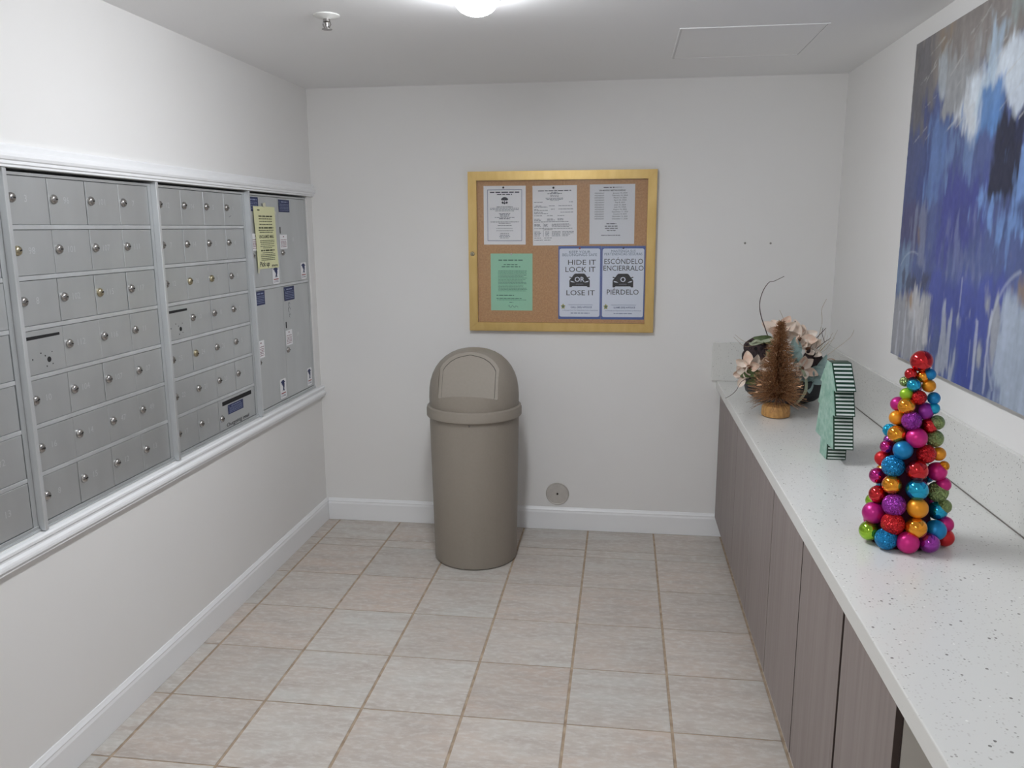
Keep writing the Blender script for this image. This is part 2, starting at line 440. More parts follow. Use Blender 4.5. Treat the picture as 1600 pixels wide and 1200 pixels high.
# parcel bank with four tall lockers
rp = bank(B3, B4, 'aluminium bank of four tall parcel lockers nearest the back wall')
y0, ym, y1 = B3 + .0255, 3.880, B4 - .0205
rails(rp, B3, B4, [1.3930])
EAGLE = [(-.50, .34), (-.36, .42), (-.22, .50), (.02, .53), (.18, .50), (.27, .40), (.46, .30), (.25, .28), (.27, .12), (.24, -.10), (.16, -.28), (.24, -.42), (.10, -.50),
         (.00, -.36), (-.10, -.46), (-.22, -.48), (-.10, -.34), (-.02, -.14), (-.10, .02), (-.24, .10), (-.16, .16), (-.36, .18), (-.22, .25)]
M_red = mat('red_print', (150, 52, 56), 0.7)
def eagle_sticker(d, fr, u0, u1, v0, v1):
    m = MB(); n = 5; r = .010; P = []
    for cx, cy, a0 in ((u1 - r, v1 - r, 0), (u0 + r, v1 - r, 90), (u0 + r, v0 + r, 180), (u1 - r, v0 + r, 270)):
        for k in range(n): a = math.radians(a0 + 90 * k / (n - 1)); P.append(fr.p(cx + r * math.cos(a), cy + r * math.sin(a), .0010))
    m.face(P); m.build('eagle_sticker', M_white_paper, d)
    w_, h_ = u1 - u0, v1 - v0; cu = (u0 + u1) / 2
    m = MB(); poly(m, fr, EAGLE, cu, v1 - h_ * .36, w_ * .82, h_ * .56, .0016); m.build('eagle_emblem', M_navy, d)
    m = MB(); rect(m, fr, cu - w_ * .36, cu + w_ * .36, v0 + h_ * .24, v0 + h_ * .29, .0016); m.build('red_bar', M_red, d)
    m = MB(); put_text(m, fr, 'U.S.MAIL', cu, v0 + h_ * .14, h_ * .10, w=w_ * .74, off=.0016); m.build('sticker_print', M_navy, d)
def locker(a, b, z0, z1, num, lk, key, sticker, keyslot, eag, blue):
    d, fr, _, _, _, _ = door(rp, a, b, z0, z1, num, 'c', jig=.35, lockpos=lk, numpos=(key[1] + .075, key[2] + .045) if num else None)
    m = MB().box(XD - .003, XD + .0008, keyslot[0] - .005, keyslot[0] + .005, keyslot[1] - .016, keyslot[1] + .016, .0008); m.build('key_slot', M_dark, d)
    m = MB(); rect(m, fr, key[0], key[1], key[2], key[3], .0010); m.build('key_sticker', M_white_paper, d)
    rnd = random.Random(int(key[2] * 999)); m = MB(); cu = (key[0] + key[1]) / 2; h = key[3] - key[2]
    for k in (.36, .48, .57, .66, .75, .86): wordline(m, fr, cu, key[3] - h * k, (key[1] - key[0]) * .78, h * .055, rnd=rnd)
    wordline(m, fr, cu, key[3] - h * .14, .014, h * .1, rnd=rnd)
    m.build('sticker_print', mat('pinkish_print', (150, 112, 118), .8), d)
    eagle_sticker(d, fr, *eag); blue_sticker(d, fr, *blue)
    return d, fr
Zs = 1.3930
d1, fr1 = locker(y0, ym, Zs + .0065, ROW0, None, (3.572, 1.548), (3.570, 3.665, 1.572, 1.650), None, (3.566, 1.672), (3.776, 3.856, 1.404, 1.490), (3.560, 3.665, 1.752, 1.816))
d2, fr2 = locker(ym, y1, Zs + .0065, ROW0, '13', (3.912, 1.553), (3.880 + .006, 3.973, 1.572, 1.642), None, (3.897, 1.664), (4.128, 4.203, 1.406, 1.494), (3.893, 4.023, 1.753, 1.814))
d3, fr3 = locker(y0, ym, 0.8130, Zs - .0065, None, (3.572, 1.047), (3.562, 3.636, 1.066, 1.149), None, (3.562, 1.170), (3.786, 3.860, .824, .924), (3.570, 3.674, 1.316, 1.382))
d4, fr4 = locker(ym, y1, 0.8130, Zs - .0065, '14', (3.908, 1.060), (3.890, 3.972, 1.082, 1.160), None, (3.905, 1.188), (4.140, 4.206, .824, .920), (3.899, 4.027, 1.310, 1.380))
for k, (dd, ff) in enumerate(((d4, fr4),)):
    m = MB()
    for (cu, cv, rr) in ((3.955, 1.290, .010), (3.953, 1.262, .014), (3.958, 1.232, .009)):
        m.tube([ff.p(cu + rr * math.cos(a) * .9, cv + rr * math.sin(a), .0008) for a in [i * .7 for i in range(8)]], .0007, 4)
    m.build('pencil_scribble', M_grey_print, dd)

# yellow notice taped across the upper left parcel locker
M_yellow = mat('yellow_paper', (234, 234, 188), 0.8)
nt_ = thing('paper_notice', 'long pale yellow paper notice taped over the upper parcel lockers', 'notice', (XD + .004, 3.72, 1.484))
def sheet_wavy(u0t, u1t, u0b, u1b, v0, v1, name, m_, par, x=XD, amp=.004, base=.0035, nu=8, nv=14):
    m = MB(); fr = Frame((x, 0, 0), (0, 1, 0), (1, 0, 0))
    def P(i, j, e):
        t = j / nv; u = (u0t + (u0b - u0t) * t) * (1 - i / nu) + (u1t + (u1b - u1t) * t) * (i / nu); v = v1 + (v0 - v1) * t
        return fr.p(u, v, base + e + amp * (0.5 + .5 * math.sin(3.0 * i / nu + 4.2 * t)) * t)
    for e in (0.0, -0.0006):
        V = [[m.bm.verts.new(P(i, j, e)) for i in range(nu + 1)] for j in range(nv + 1)]
        for j in range(nv):
            for i in range(nu): m.bm.faces.new((V[j][i], V[j + 1][i], V[j + 1][i + 1], V[j][i + 1]))
    return m.build(name, m_, par, True, recalc=False), P
_, PW = sheet_wavy(3.604, 3.838, 3.616, 3.842, 1.484, 1.775, 'sheet', M_yellow, nt_)
class WFrame:                                  # lets print follow the waves of the taped sheet
    def p(s, u, v, off=0.0):
        t = (1.775 - v) / (1.775 - 1.484); a = 3.604 + .012 * t; b = 3.838 + .004 * t
        i = (u - a) / (b - a) * 8; j = t * 14
        q = PW(i, j, off); return q
wf = WFrame(); rnd = random.Random(5)
m = MB(); wordline(m, wf, 3.640, 1.758, .035, .007, 'l', rnd)
for v, w_, h in ((1.730, .15, .008), (1.718, .15, .005), (1.706, .14, .005), (1.692, .14, .005), (1.676, .16, .009), (1.664, .17, .005), (1.655, .15, .005)): wordline(m, wf, 3.725, v, w_, h, 'c', rnd)
put_text(m, wf, 'UNCLAIMED MAIL', 3.727, 1.635, .0145, w=.165, bold=True)
for v, w_, h in ((1.617, .16, .004), (1.609, .16, .004), (1.600, .15, .004), (1.590, .16, .004), (1.582, .10, .004), (1.570, .15, .009), (1.559, .12, .004), (1.550, .16, .004), (1.542, .16, .004), (1.533, .15, .004), (1.525, .15, .004)): wordline(m, wf, 3.730, v, w_, h, 'c', rnd)
m.build('printed_text', mat('olive_grey_print', (92, 96, 72), .8), nt_)
m = MB(); put_text(m, wf, 'Pick up', 3.690, 1.507, .022, w=.105, slant=.15, bold=True); put_text(m, wf, 'mon', 3.796, 1.497, .013, w=.062, slant=.15, bold=True)
m.build('handwriting', M_black, nt_)
M_tape = mat('cream_tape', (224, 222, 196), .5)
fr_ = Frame((XD, 0, 0), (0, 1, 0), (1, 0, 0))
for (u, v, s_, a) in ((3.722, 1.782, .014, .2), (3.838, 1.745, .010, .9), (3.622, 1.478, .012, 1.2)):
    m = MB(); P = [(-1, -.7), (1, -.7), (1, .7), (-1, .7)]
    m.face([fr_.p(u + s_ * (x * math.cos(a) - y * math.sin(a)), v + s_ * (x * math.sin(a) + y * math.cos(a)), .0046) for x, y in P])
    m.build('tape', M_tape, nt_)

# ------------------------------------------------------------------ notice board on the back wall
M_gold = mat('brushed_gold_frame', (214, 184, 120), 0.36, 0.5, noise=((30, 30, 8), .5, (194, 160, 92)))
M_cork = mat('cork', (208, 164, 118), 0.9, noise=((120, 120, 120), .7, (182, 134, 90)), bump=((260, 260, 260), .3))
YB = D - 0.0005
nb = thing('notice_board', 'gold framed cork notice board with locking glass front on the back wall', 'notice board', (-.328, D, 1.125))
bx0, bx1, bz0, bz1 = -.8185, .163, 1.124, 1.960; fwid = .046
def quadbar(m, P, y0, y1):
    m.ring_surface([[Vector((x, y0, z)) for x, z in P], [Vector((x, y1, z)) for x, z in P]], True, True, True)
o_ = [(bx0, bz0), (bx1, bz0), (bx1, bz1), (bx0, bz1)]; i_ = [(bx0 + fwid, bz0 + fwid), (bx1 - fwid, bz0 + fwid), (bx1 - fwid, bz1 - fwid), (bx0 + fwid, bz1 - fwid)]
for k in range(4):
    a, b = k, (k + 1) % 4; m = MB()
    quadbar(m, [o_[a], o_[b], i_[b], i_[a]], YB, D - .036)
    bmesh.ops.bevel(m.bm, geom=[e for e in m.bm.edges if abs(e.verts[0].co.y - (D - .036)) < 1e-5 and abs(e.verts[1].co.y - (D - .036)) < 1e-5], offset=.004, segments=2, affect='EDGES')
    m.build('frame_bar', M_gold, nb, True)
MB().box(bx0 + fwid + .0005, bx1 - fwid - .0005, D - .011, YB, bz0 + fwid + .0005, bz1 - fwid - .0005).build('cork_panel', M_cork, nb)
g = bpy.data.materials.new('clear_glass'); g.use_nodes = True; nt = g.node_tree; nt.nodes.remove(nt.nodes['Principled BSDF'])
tr = nt.nodes.new('ShaderNodeBsdfTransparent'); tr.inputs[0].default_value = (1, 1, 1, 1); gl = nt.nodes.new('ShaderNodeBsdfGlossy'); gl.inputs['Roughness'].default_value = .08
fz = nt.nodes.new('ShaderNodeFresnel'); fz.inputs['IOR'].default_value = 1.45; mx = nt.nodes.new('ShaderNodeMixShader')
nt.links.new(fz.outputs[0], mx.inputs[0]); nt.links.new(tr.outputs[0], mx.inputs[1]); nt.links.new(gl.outputs[0], mx.inputs[2]); nt.links.new(mx.outputs[0], nt.nodes['Material Output'].inputs['Surface'])
MB().box(bx0 + fwid + .0005, bx1 - fwid - .0005, D - .0265, D - .0245, bz0 + fwid + .0005, bz1 - fwid - .0005).build('glass_pane', g, nb)
m = MB().lathe([(.012, 0), (.012, .003), (.009, .006), (.003, .0065)], (-.797, D - .0355, 1.535), 18, 'y'); m.build('lock', M_brass, nb, True)
m = MB().box(-.7985, -.7955, D - .0430, D - .0415, 1.530, 1.540); m.build('keyhole', M_dark, nb)

CH = 3.0
def board_sheet(name, label, x0, x1, z0, z1, m_, pin=None, tilt=0.0, pinmat=M_black, thick=.0006):
    cx, cz = (x0 + x1) / 2, (z0 + z1) / 2
    r = thing(name, label, 'notice', (cx, D - .0125, cz))
    U = Vector((math.cos(tilt), 0, math.sin(tilt))); fr = Frame((cx, D - .0125, cz), U, (0, -1, 0)); fr.V = Vector((-math.sin(tilt), 0, math.cos(tilt)))
    m = MB(); w2, h2 = (x1 - x0) / 2, (z1 - z0) / 2; P = [(-w2, -h2), (w2, -h2), (w2, h2), (-w2, h2)]
    m.ring_surface([[fr.p(u, v, -thick) for u, v in P], [fr.p(u, v, 0) for u, v in P]], True, True, True)
    m.build('sheet', m_, r)
    if pin:
        m = MB().lathe([(.0035, -.0005), (.0035, .002), (.0055, .0045), (.0045, .0065), (.001, .007)], fr.p(*pin), 12, 'y'); m.build('pushpin', pinmat, r, True)
    return r, fr, w2, h2
# 1: bordered flyer with tree emblem
r, fr, w2, h2 = board_sheet('paper_notice', 'white flyer with thin blue border and tree emblem, upper left on the cork board', -.738, -.514, 1.583, 1.887, M_white_paper, (-.006, .143), -.002)
rnd = random.Random(11)
m = MB()
for a, b, c, d_ in ((-.092, .092, .130, .1325), (-.092, .092, -.1325, -.130), (-.092, -.0895, -.132, .132), (.0895, .092, -.132, .132)): rect(m, fr, a, b, c, d_)
m.build('border_line', mat('blue_grey_line', (100, 112, 150), .8), r)
m = MB(); wordline(m, fr, 0, .119, .155, .0075, rnd=rnd); wordline(m, fr, 0, .108, .080, .0065, rnd=rnd)
crown = [(math.cos(a), math.sin(a) * .75) for a in [PI * k / 12 for k in range(13)]] + [(-.5, -.18), (0, -.05), (.5, -.18)]
poly(m, fr, crown, 0, .080, .019, .019)
for cx_, s_ in ((-.010, 1), (.011, 1), (0, .8)):
    poly(m, fr, [(math.cos(a), math.sin(a)) for a in [2 * PI * k / 10 for k in range(10)]], cx_, .066 - (.004 if s_ < 1 else 0), .006 * s_, .006 * s_)
rect(m, fr, -.0018, .0018, .058, .078)
m.build('tree_emblem', mat('dark_slate_print', (58, 60, 72), .8), r)
m = MB()
for v, w_, h in ((.044, .085, .0042), (.037, .155, .0036), (.030, .155, .0036), (.023, .10, .0032), (.010, .060, .0042), (.003, .052, .0042), (-.004, .046, .0042), (-.010, .105, .0042), (-.017, .058, .005),
                 (-.034, .150, .0036), (-.041, .062, .0040), (-.053, .074, .0036), (-.067, .090, .0028), (-.080, .090, .0028), (-.094, .046, .0036), (-.103, .05, .0036), (-.110, .058, .0036), (-.117, .05, .0036)): wordline(m, fr, 0, v, w_, h, rnd=rnd)
m.build('printed_text', M_grey_print, r)
# 2: agenda
r, fr, w2, h2 = board_sheet('paper_notice', 'white agenda page of fine print, upper middle on the cork board', -.477, -.245, 1.579, 1.886, M_white_paper, (-.006, .142), .010)
m = MB()
for v, w_, h in ((.127, .172, .0062), (.119, .035, .004), (.112, .075, .004), (.104, .045, .0036), (.098, .045, .0036), (.089, .095, .0036), (.083, .085, .0036), (.076, .045, .003)): wordline(m, fr, 0, v, w_, h, rnd=rnd)
for v, segs in ((.069, ((-.108, .045), (.075, .025))), (.050, ((-.10, .03), (-.03, .03), (.02, .07))), (.044, ((-.108, .07),)), (.033, ((-.108, .02), (-.02, .02), (.02, .08))), (.027, ((-.108, .075),)), (.017, ((-.108, .045), (.03, .07))),
                (.011, ((-.108, .075),)), (.000, ((-.108, .045), (-.04, .03), (.015, .035))), (-.017, ((-.108, .03), (-.04, .03), (.015, .03))), (-.023, ((-.108, .035), (-.04, .04), (.015, .03))), (-.032, ((-.108, .18),)),
                (-.044, ((-.108, .03), (-.056, .02), (-.015, .09))), (-.050, ((-.108, .03), (-.056, .02), (-.015, .10))), (-.056, ((-.108, .035), (-.056, .02), (-.015, .09))), (-.066, ((-.108, .20),)), (-.072, ((-.056, .045),)),
                (-.083, ((-.108, .03), (-.05, .02), (-.015, .045), (.04, .06))), (-.090, ((-.108, .035), (-.05, .02), (-.015, .045), (.04, .06))), (-.097, ((-.108, .03), (-.05, .02), (-.015, .045), (.04, .04))),
                (-.104, ((-.108, .03), (-.05, .02), (-.015, .045), (.04, .03))), (-.115, ((-.108, .035), (-.056, .04))), (-.126, ((-.108, .045), (-.056, .035)))):
    for u, w_ in segs: wordline(m, fr, u, v, w_, .0034, 'l', rnd)
rect(m, fr, -.060, -.059, -.108, -.038)
m.build('printed_text', M_grey_print, r)
# 3: meeting dates
r, fr, w2, h2 = board_sheet('paper_notice', 'white sheet listing twelve meeting dates in two columns, upper right on the cork board', -.179, .053, 1.585, 1.889, mat('cool_white_paper', (234, 236, 240), .75), None, .004)
m = MB(); wordline(m, fr, -.045, .136, .055, .0065, 'l', rnd); put_text(m, fr, 'CONDO NO. 1', .030, .136, .0065, w=.055)
put_text(m, fr, '2024 MONTHLY MEETING SCHEDULE', 0, .121, .0068, w=.135, bold=True)
for k, dt in enumerate(('January 10, 2024', 'February 14, 2024', 'March 13, 2024', 'April 10, 2024', 'May 8, 2024', 'June 12, 2024', 'July 10, 2024', 'August 14, 2024', 'September 11, 2024', 'October 9, 2024', 'November 13, 2024', 'December 11, 2024')):
    v = .1075 - k * .0118
    put_text(m, fr, 'WEDNESDAY', -.066, v, .0062, w=.050); put_text(m, fr, dt, .040, v, .0064, w=len(dt) * .0046)
for v, w_ in ((-.048, .050), (-.060, .068), (-.071, .066), (-.083, .044)): wordline(m, fr, -.003, v, w_, .0050, rnd=rnd)
wordline(m, fr, -.006, -.107, .098, .004, rnd=rnd)
m.build('printed_text', mat('charcoal_print', (70, 72, 80), .8), r)
# 4: mint letter
r, fr, w2, h2 = board_sheet('paper_notice', 'mint green letter with a signature, lower left on the cork board', -.703, -.478, 1.233, 1.536, mat('mint_paper', (168, 222, 192), .8), (0, .149), .0, pinmat=mat('clear_pin', (205, 210, 205), .2))
m = MB()
wordline(m, fr, -.005, .117, .13, .0075, rnd=rnd); wordline(m, fr, -.003, .093, .078, .006, rnd=rnd); wordline(m, fr, -.003, .082, .100, .006, rnd=rnd)
v = .060
while v > -.052:
    wordline(m, fr, -.072, v, rnd.choice((.155, .155, .150, .135)), .0030, 'l', rnd); v -= .0076
wordline(m, fr, -.082, -.070, .095, .005, 'l', rnd); wordline(m, fr, -.082, -.087, .140, .0048, 'l', rnd); wordline(m, fr, -.078, -.095, .16, .003, 'l', rnd); wordline(m, fr, -.012, -.108, .020, .004, 'l', rnd)
m.build('printed_text', mat('dark_green_print', (70, 118, 100), .8), r)
m = MB(); m.tube([fr.p(-.02 + .006 * k, -.130 + .010 * math.sin(k * 1.9) * (1 - k / 14), .0006) for k in range(10)], .0008, 4); m.build('signature', mat('blue_black_ink', (40, 62, 70), .8), r)
# 5, 6: safety posters
M_blue = mat('blue_laminate_edge', (76, 104, 172), .35); M_post = mat('poster_white', (232, 238, 250), .4)
M_teal = mat('teal_grey_print', (112, 132, 152), .8)
CAR_L = [(-.22, .50), (-.29, .42), (-.375, .25), (-.49, .30), (-.50, .23), (-.40, .19), (-.46, .13), (-.50, .02), (-.50, -.42), (-.39, -.42), (-.36, -.35)]
CAR = CAR_L + [(-x_, y_) for x_, y_ in CAR_L[::-1]]
def poster(label, x0, x1, lines, topl, word, foot, frag):
    r, fr, w2, h2 = board_sheet('safety_poster', label, x0, x1, 1.190, 1.575, M_blue, (0.0, .182), .004, pinmat=mat('red_pin', (140, 40, 60), .4) if word == 'OR' else M_navy, thick=.0014)
    m = MB(); n = 5; q = .010; P = []; ins = .006
    a0x, a1x, a0z, a1z = -w2 + ins, w2 - ins, -h2 + .013, h2 - .013
    for cx, cy, a0 in ((a1x - q, a1z - q, 0), (a0x + q, a1z - q, 90), (a0x + q, a0z + q, 180), (a1x - q, a0z + q, 270)):
        for k in range(n): a = math.radians(a0 + 90 * k / (n - 1)); P.append(fr.p(cx + q * math.cos(a), cy + q * math.sin(a), .0005))
    m.face(P); m.build('white_field', M_post, r)
    m = MB()
    for (t, v, w_) in topl: put_text(m, fr, t, 0, v, .0135, w=w_, off=.001)
    m.build('heading', M_teal, r)
    m = MB()
    for (t, v, w_, cu) in lines: put_text(m, fr, t, cu, v, .0265, w=w_, off=.001)
    m.build('headline', M_black, r)
    m = MB(); poly(m, fr, CAR, 0, .010, .108, .078, .001); m.build('car_silhouette', M_black, r)
    m = MB()
    for s_ in (-1, 1): poly(m, fr, [(s_ * .46, .02), (s_ * .34, -.01), (s_ * .22, -.10), (s_ * .40, -.08)], 0, .010, .108, .078, .0015)
    put_text(m, fr, word, 0, .019, .025, off=.0016, bold=True); m.build('headlights_and_word', M_post, r)
    m = MB(); poly(m, fr, [(-.20, -.24), (.20, -.24), (.16, -.18), (-.16, -.18)], 0, .010, .108, .078, .0015); m.build('grille', M_grey_print, r)
    m = MB(); st = []
    for k in range(10): a = PI / 2 + PI * k / 5; rr = 1.0 if k % 2 == 0 else .62; st.append((rr * math.cos(a), rr * math.sin(a)))
    poly(m, fr, st, -w2 + .026, -.125, .013, .016, .001); m.build('badge', mat('badge_gold', (176, 170, 104), .7), r)
    m = MB(); poly(m, fr, [(math.cos(a), math.sin(a)) for a in [2 * PI * k / 10 for k in range(10)]], -w2 + .026, -.125, .0055, .0065, .0014); m.build('badge_seal', mat('badge_green', (84, 116, 96), .7), r)
    m = MB(); rect(m, fr, -.060, .070, -.1165, -.1150, .001)
    put_text(m, fr, foot, .010, -.1285, .0085, w=.112, off=.001, bold=True); put_text(m, fr, frag, .004, -.1450, .0052, w=.19, off=.001); wordline(m, fr, .004, -.1600, .10, .0050, rnd=rnd)
    m.build('footer', mat('slate_blue_print', (88, 104, 148), .8), r)
poster('white safety poster reading HIDE IT LOCK IT OR LOSE IT, with a dark car', -.340, -.1145,
       [('HIDE IT', .108, .146, .012), ('LOCK IT', .071, .158, .004), ('LOSE IT', -.052, .150, .006)], [('KEEP YOUR', .162, .112), ('BELONGINGS SAFE', .147, .182)], 'OR', 'CALL (305) 4-POLICE', 'A Message from The Miami-Dade Police Department')
poster('white Spanish safety poster reading ESCÓNDELO ENCIERRALO O PIÉRDELO, with a dark car', -.1135, .1140,
       [('ESCÓNDELO', .113, .200, .002), ('ENCIERRALO', .078, .208, .002), ('PIÉRDELO', -.047, .166, .000)], [('MANTENGA SUS', .166, .126), ('PERTENENCIAS SEGURAS', .151, .196)], 'O', 'LLAME (305) 4-POLICE', 'Un Mensaje del Departamento de Policía de Miami-Dade')

# ------------------------------------------------------------------ trash can
M_can = mat('taupe_plastic', (150, 142, 131), 0.50, noise=((90, 90, 90), .25, (140, 132, 121)), bump=((420, 420, 420), .12), spec=.4)
TX, TY = -.727, 3.893
tc = thing('trash_can', 'taupe plastic dome-top trash can with push flap standing by the back wall', 'trash can', (TX, TY, 0))
MB().lathe([(.200, .0), (.2085, .006), (.211, .018), (.224, .742), (.224, .765)], (TX, TY, 0), 72).build('body', M_can, tc, True)
MB().lathe([(.2255, .752), (.2345, .752), (.2385, .757), (.2385, .790), (.2355, .797), (.2355, .801), (.229, .806), (.2225, .806), (.2225, .770), (.2255, .766)], (TX, TY, 0), 72, cap0=False, cap1=False).build('rim', M_can, tc, True)
dome = [(.2215, .800), (.2235, .812), (.2245, .850), (.222, .890), (.216, .928), (.205, .962), (.189, .993), (.168, 1.021), (.142, 1.045), (.112, 1.064), (.080, 1.077), (.045, 1.0845), (.0, 1.087)]
prof = [(max(r_, .0004), z_) for r_, z_ in dome]
mdl = MB().lathe(prof, (TX, TY, 0), 96)
od = mdl.build('dome', M_can, tc, True)
# pocket for the flap: cut with a leaning box
slope = math.radians(24.0)
def pocket(hw, inset, name):
    m = MB(); m.box(-hw, hw, -.5, 0.0, 0.0, .40)
    Mx = Matrix.Translation((TX, TY - .172 + inset, .863)) @ Matrix.Rotation(-slope, 4, 'X')
    bmesh.ops.transform(m.bm, matrix=Mx, verts=m.bm.verts[:])
    return m.build(name, M_can)
cut = pocket(.146, 0.0, 'cut')
md = od.modifiers.new('b', 'BOOLEAN'); md.operation = 'DIFFERENCE'; md.object = cut; md.solver = 'EXACT'
od.location = Vector((0, 0, 0)); cut.location = -WPOS[tc.name] * 0
bpy.context.view_layer.update()
# the dome mesh is stored relative to its can, so bring the cutter there too
dg = bpy.context.evaluated_depsgraph_get(); me = bpy.data.meshes.new_from_object(od.evaluated_get(dg))
od.modifiers.clear(); od.data = me; bpy.data.objects.remove(cut)
me.polygons.foreach_set('use_smooth', [True] * len(me.polygons)); me.set_sharp_from_angle(angle=math.radians(30))
# flap panel: arch outline lying in the leaning pocket plane
def dome_r(z): 
    for (ra, za), (rb_, zb_) in zip(dome[:-1], dome[1:]):
        if za <= z <= zb_: return ra + (rb_ - ra) * (z - za) / (zb_ - za)
    return 0.0
left = []
hs = [k * .240 / 160 for k in range(161)]
for h in hs:
    z = .863 + h * math.cos(slope); dd = .172 - h * math.sin(slope); r_ = dome_r(z)
    if r_ <= dd: break
    left.append((min(.146, math.sqrt(r_ * r_ - dd * dd)), h))
def flap_shape(inset, lift0, lift1, name, m_):
    top = left[-1][1] + .004; kx = 1 - inset / .146; kh = (top - inset * 1.35) / top
    P = [(hw * kx, inset * .25 + h * kh) for hw, h in left] + [(.004, inset * .25 + top * kh)]
    out = [(x_, h) for x_, h in P] + [(-x_, h) for x_, h in P[::-1]]
    F = lambda x_, h, l: Vector((TX + x_, TY - .172 + h * math.sin(slope) - l * math.cos(slope), .863 + h * math.cos(slope) - l * math.sin(slope)))
    m = MB(); m.ring_surface([[F(x_, h, lift0) for x_, h in out], [F(x_, h, lift1) for x_, h in out]], True, True, True)
    return m.build(name, m_, tc)
flap_shape(.0155, -.004, .0012, 'flap_gap', mat('flap_shadow_gap', (58, 54, 48), .8))
flap_shape(.0172, .0, .0042, 'push_flap', M_can)
MB().lathe([(.0045, 0), (.0045, .002), (.0025, .004), (.0005, .0042)], (TX + .015, TY - .2232, .741), 12, 'y').build('screw', M_chrome, tc, True)

# ------------------------------------------------------------------ small things on the walls and the ceiling
M_steel = mat('brushed_steel_cover', (206, 202, 196), .38, .35, noise=((40, 40, 40), .5, (190, 186, 180)))
pc = thing('cleanout_cover', 'round brushed metal pipe cover just above the back baseboard', 'wall cover', (-.338, D, .206))
MB().lathe([(.064, .0005), (.0655, .003), (.0625, .006), (.060, .0055), (.058, .004), (.010, .0048), (.002, .0048)], (-.338, D, .206), 40, 'y').build('plate', M_steel, pc)
MB().lathe([(.0055, .0045), (.0055, .0075), (.003, .0085), (.0008, .0086)], (-.338, D, .206), 14, 'y').build('screw', mat('dark_screw', (66, 60, 54), .4, .7), pc, True)
for k, (x_, z_, lb) in enumerate(((.616, 1.588, 'left of two tiny leftover wall anchors above the flower arrangement'), (.743, 1.587, 'right of two tiny leftover wall anchors above the flower arrangement'))):
    o = MB().lathe([(.0055, .0004), (.005, .0018), (.002, .0022), (.0016, .0010)], (0, 0, 0), 10, 'y').build('wall_anchor', mat('dull_anchor', (150, 146, 140), .5), None, True)
    o.location = (x_, D, z_); tag(o, lb, 'wall anchor', 'leftover wall anchors')
sp = thing('fire_sprinkler', 'white pendant fire sprinkler on the ceiling with chrome deflector', 'sprinkler', (-1.04, 2.876, H))
MB().lathe([(.046, -.0005), (.045, -.004), (.034, -.009), (.016, -.012), (.013, -.014), (.004, -.014)], (-1.04, 2.876, H), 32).build('escutcheon', mat('sprinkler_white', (226, 226, 222), .4), sp, True)
MB().lathe([(.012, -.012), (.012, -.022), (.007, -.026), (.006, -.040), (.002, -.042)], (-1.04, 2.876, H), 16).build('body', M_chrome, sp, True)
for s_ in (-1, 1):
    MB().tube([(-1.04 + s_ * .010, 2.876, H - .020), (-1.04 + s_ * .014, 2.876, H - .032), (-1.04 + s_ * .006, 2.876, H - .046)], .0025, 6).build('yoke_arm', M_chrome, sp, True)
m = MB().lathe([(.003, -.044), (.006, -.0455), (.018, -.0465), (.018, -.048), (.003, -.0485)], (-1.04, 2.876, H), 18); m.build('deflector', M_chrome, sp, True)
ch = thing('ceiling_hatch', 'flush square access hatch panel in the ceiling by the right wall', 'ceiling hatch', (.465, 3.55, H))
hx0, hx1, hy0, hy1 = .200, .722, 3.268, 3.80
MB().box(hx0, hx1, hy0, hy1, H - .0032, H - .0004, .0012).build('panel', M_ceil, ch)
for a in ((hx0 - .010, hx0 - .0035, hy0 - .010, hy1 + .010), (hx1 + .0035, hx1 + .010, hy0 - .010, hy1 + .010), (hx0 - .0034, hx1 + .0034, hy0 - .010, hy0 - .0035), (hx0 - .0034, hx1 + .0034, hy1 + .0035, hy1 + .010)):
    MB().box(a[0], a[1], a[2], a[3], H - .0042, H - .0004, .0008).build('rim', M_ceil, ch)

# ceiling light and an added unseen fill: narrow wraparound fixtures with a glowing lens
def ceiling_light(x_, ya, yb, strength, label):
    r = thing('ceiling_light', label, 'ceiling light', (x_, (ya + yb) / 2, H))
    MB().box(x_ - .074, x_ + .074, ya - .004, yb + .004, H - .018, H - .0005, .003).build('housing', mat('lamp_housing', (232, 233, 236), .4), r)
    m = MB(); n = 12; prof = [(-.067, H - .0185)]
    for k in range(n + 1):
        a = PI + PI * k / n; prof.append((.067 * math.cos(a) * (1.0), H - .024 + .043 * math.sin(a)))
    prof.append((.067, H - .0185))
    rings = []
    for t, s_ in ((ya, .80), (ya + .012, .95), (ya + .03, 1), (yb - .03, 1), (yb - .012, .95), (yb, .80)):
        rings.append([Vector((x_ + a * s_, t, H - .0185 + (b - H + .0185) * s_)) for a, b in prof])
    m.ring_surface(rings, True, True, True)
    m.build('lens', mat('glowing_lens_%d' % round(strength * 10), (240, 244, 250), .5, emit=((247, 250, 255), strength)), r, True)
ceiling_light(-.480, 1.92, 2.735, LAMP, 'glowing narrow ceiling light at the top picture edge')
ceiling_light(-.480, -1.10, .10, FILL_REAR, 'added unseen fill light behind the camera, shaped like the ceiling light')  # out-of-view fixture added only to brighten the room
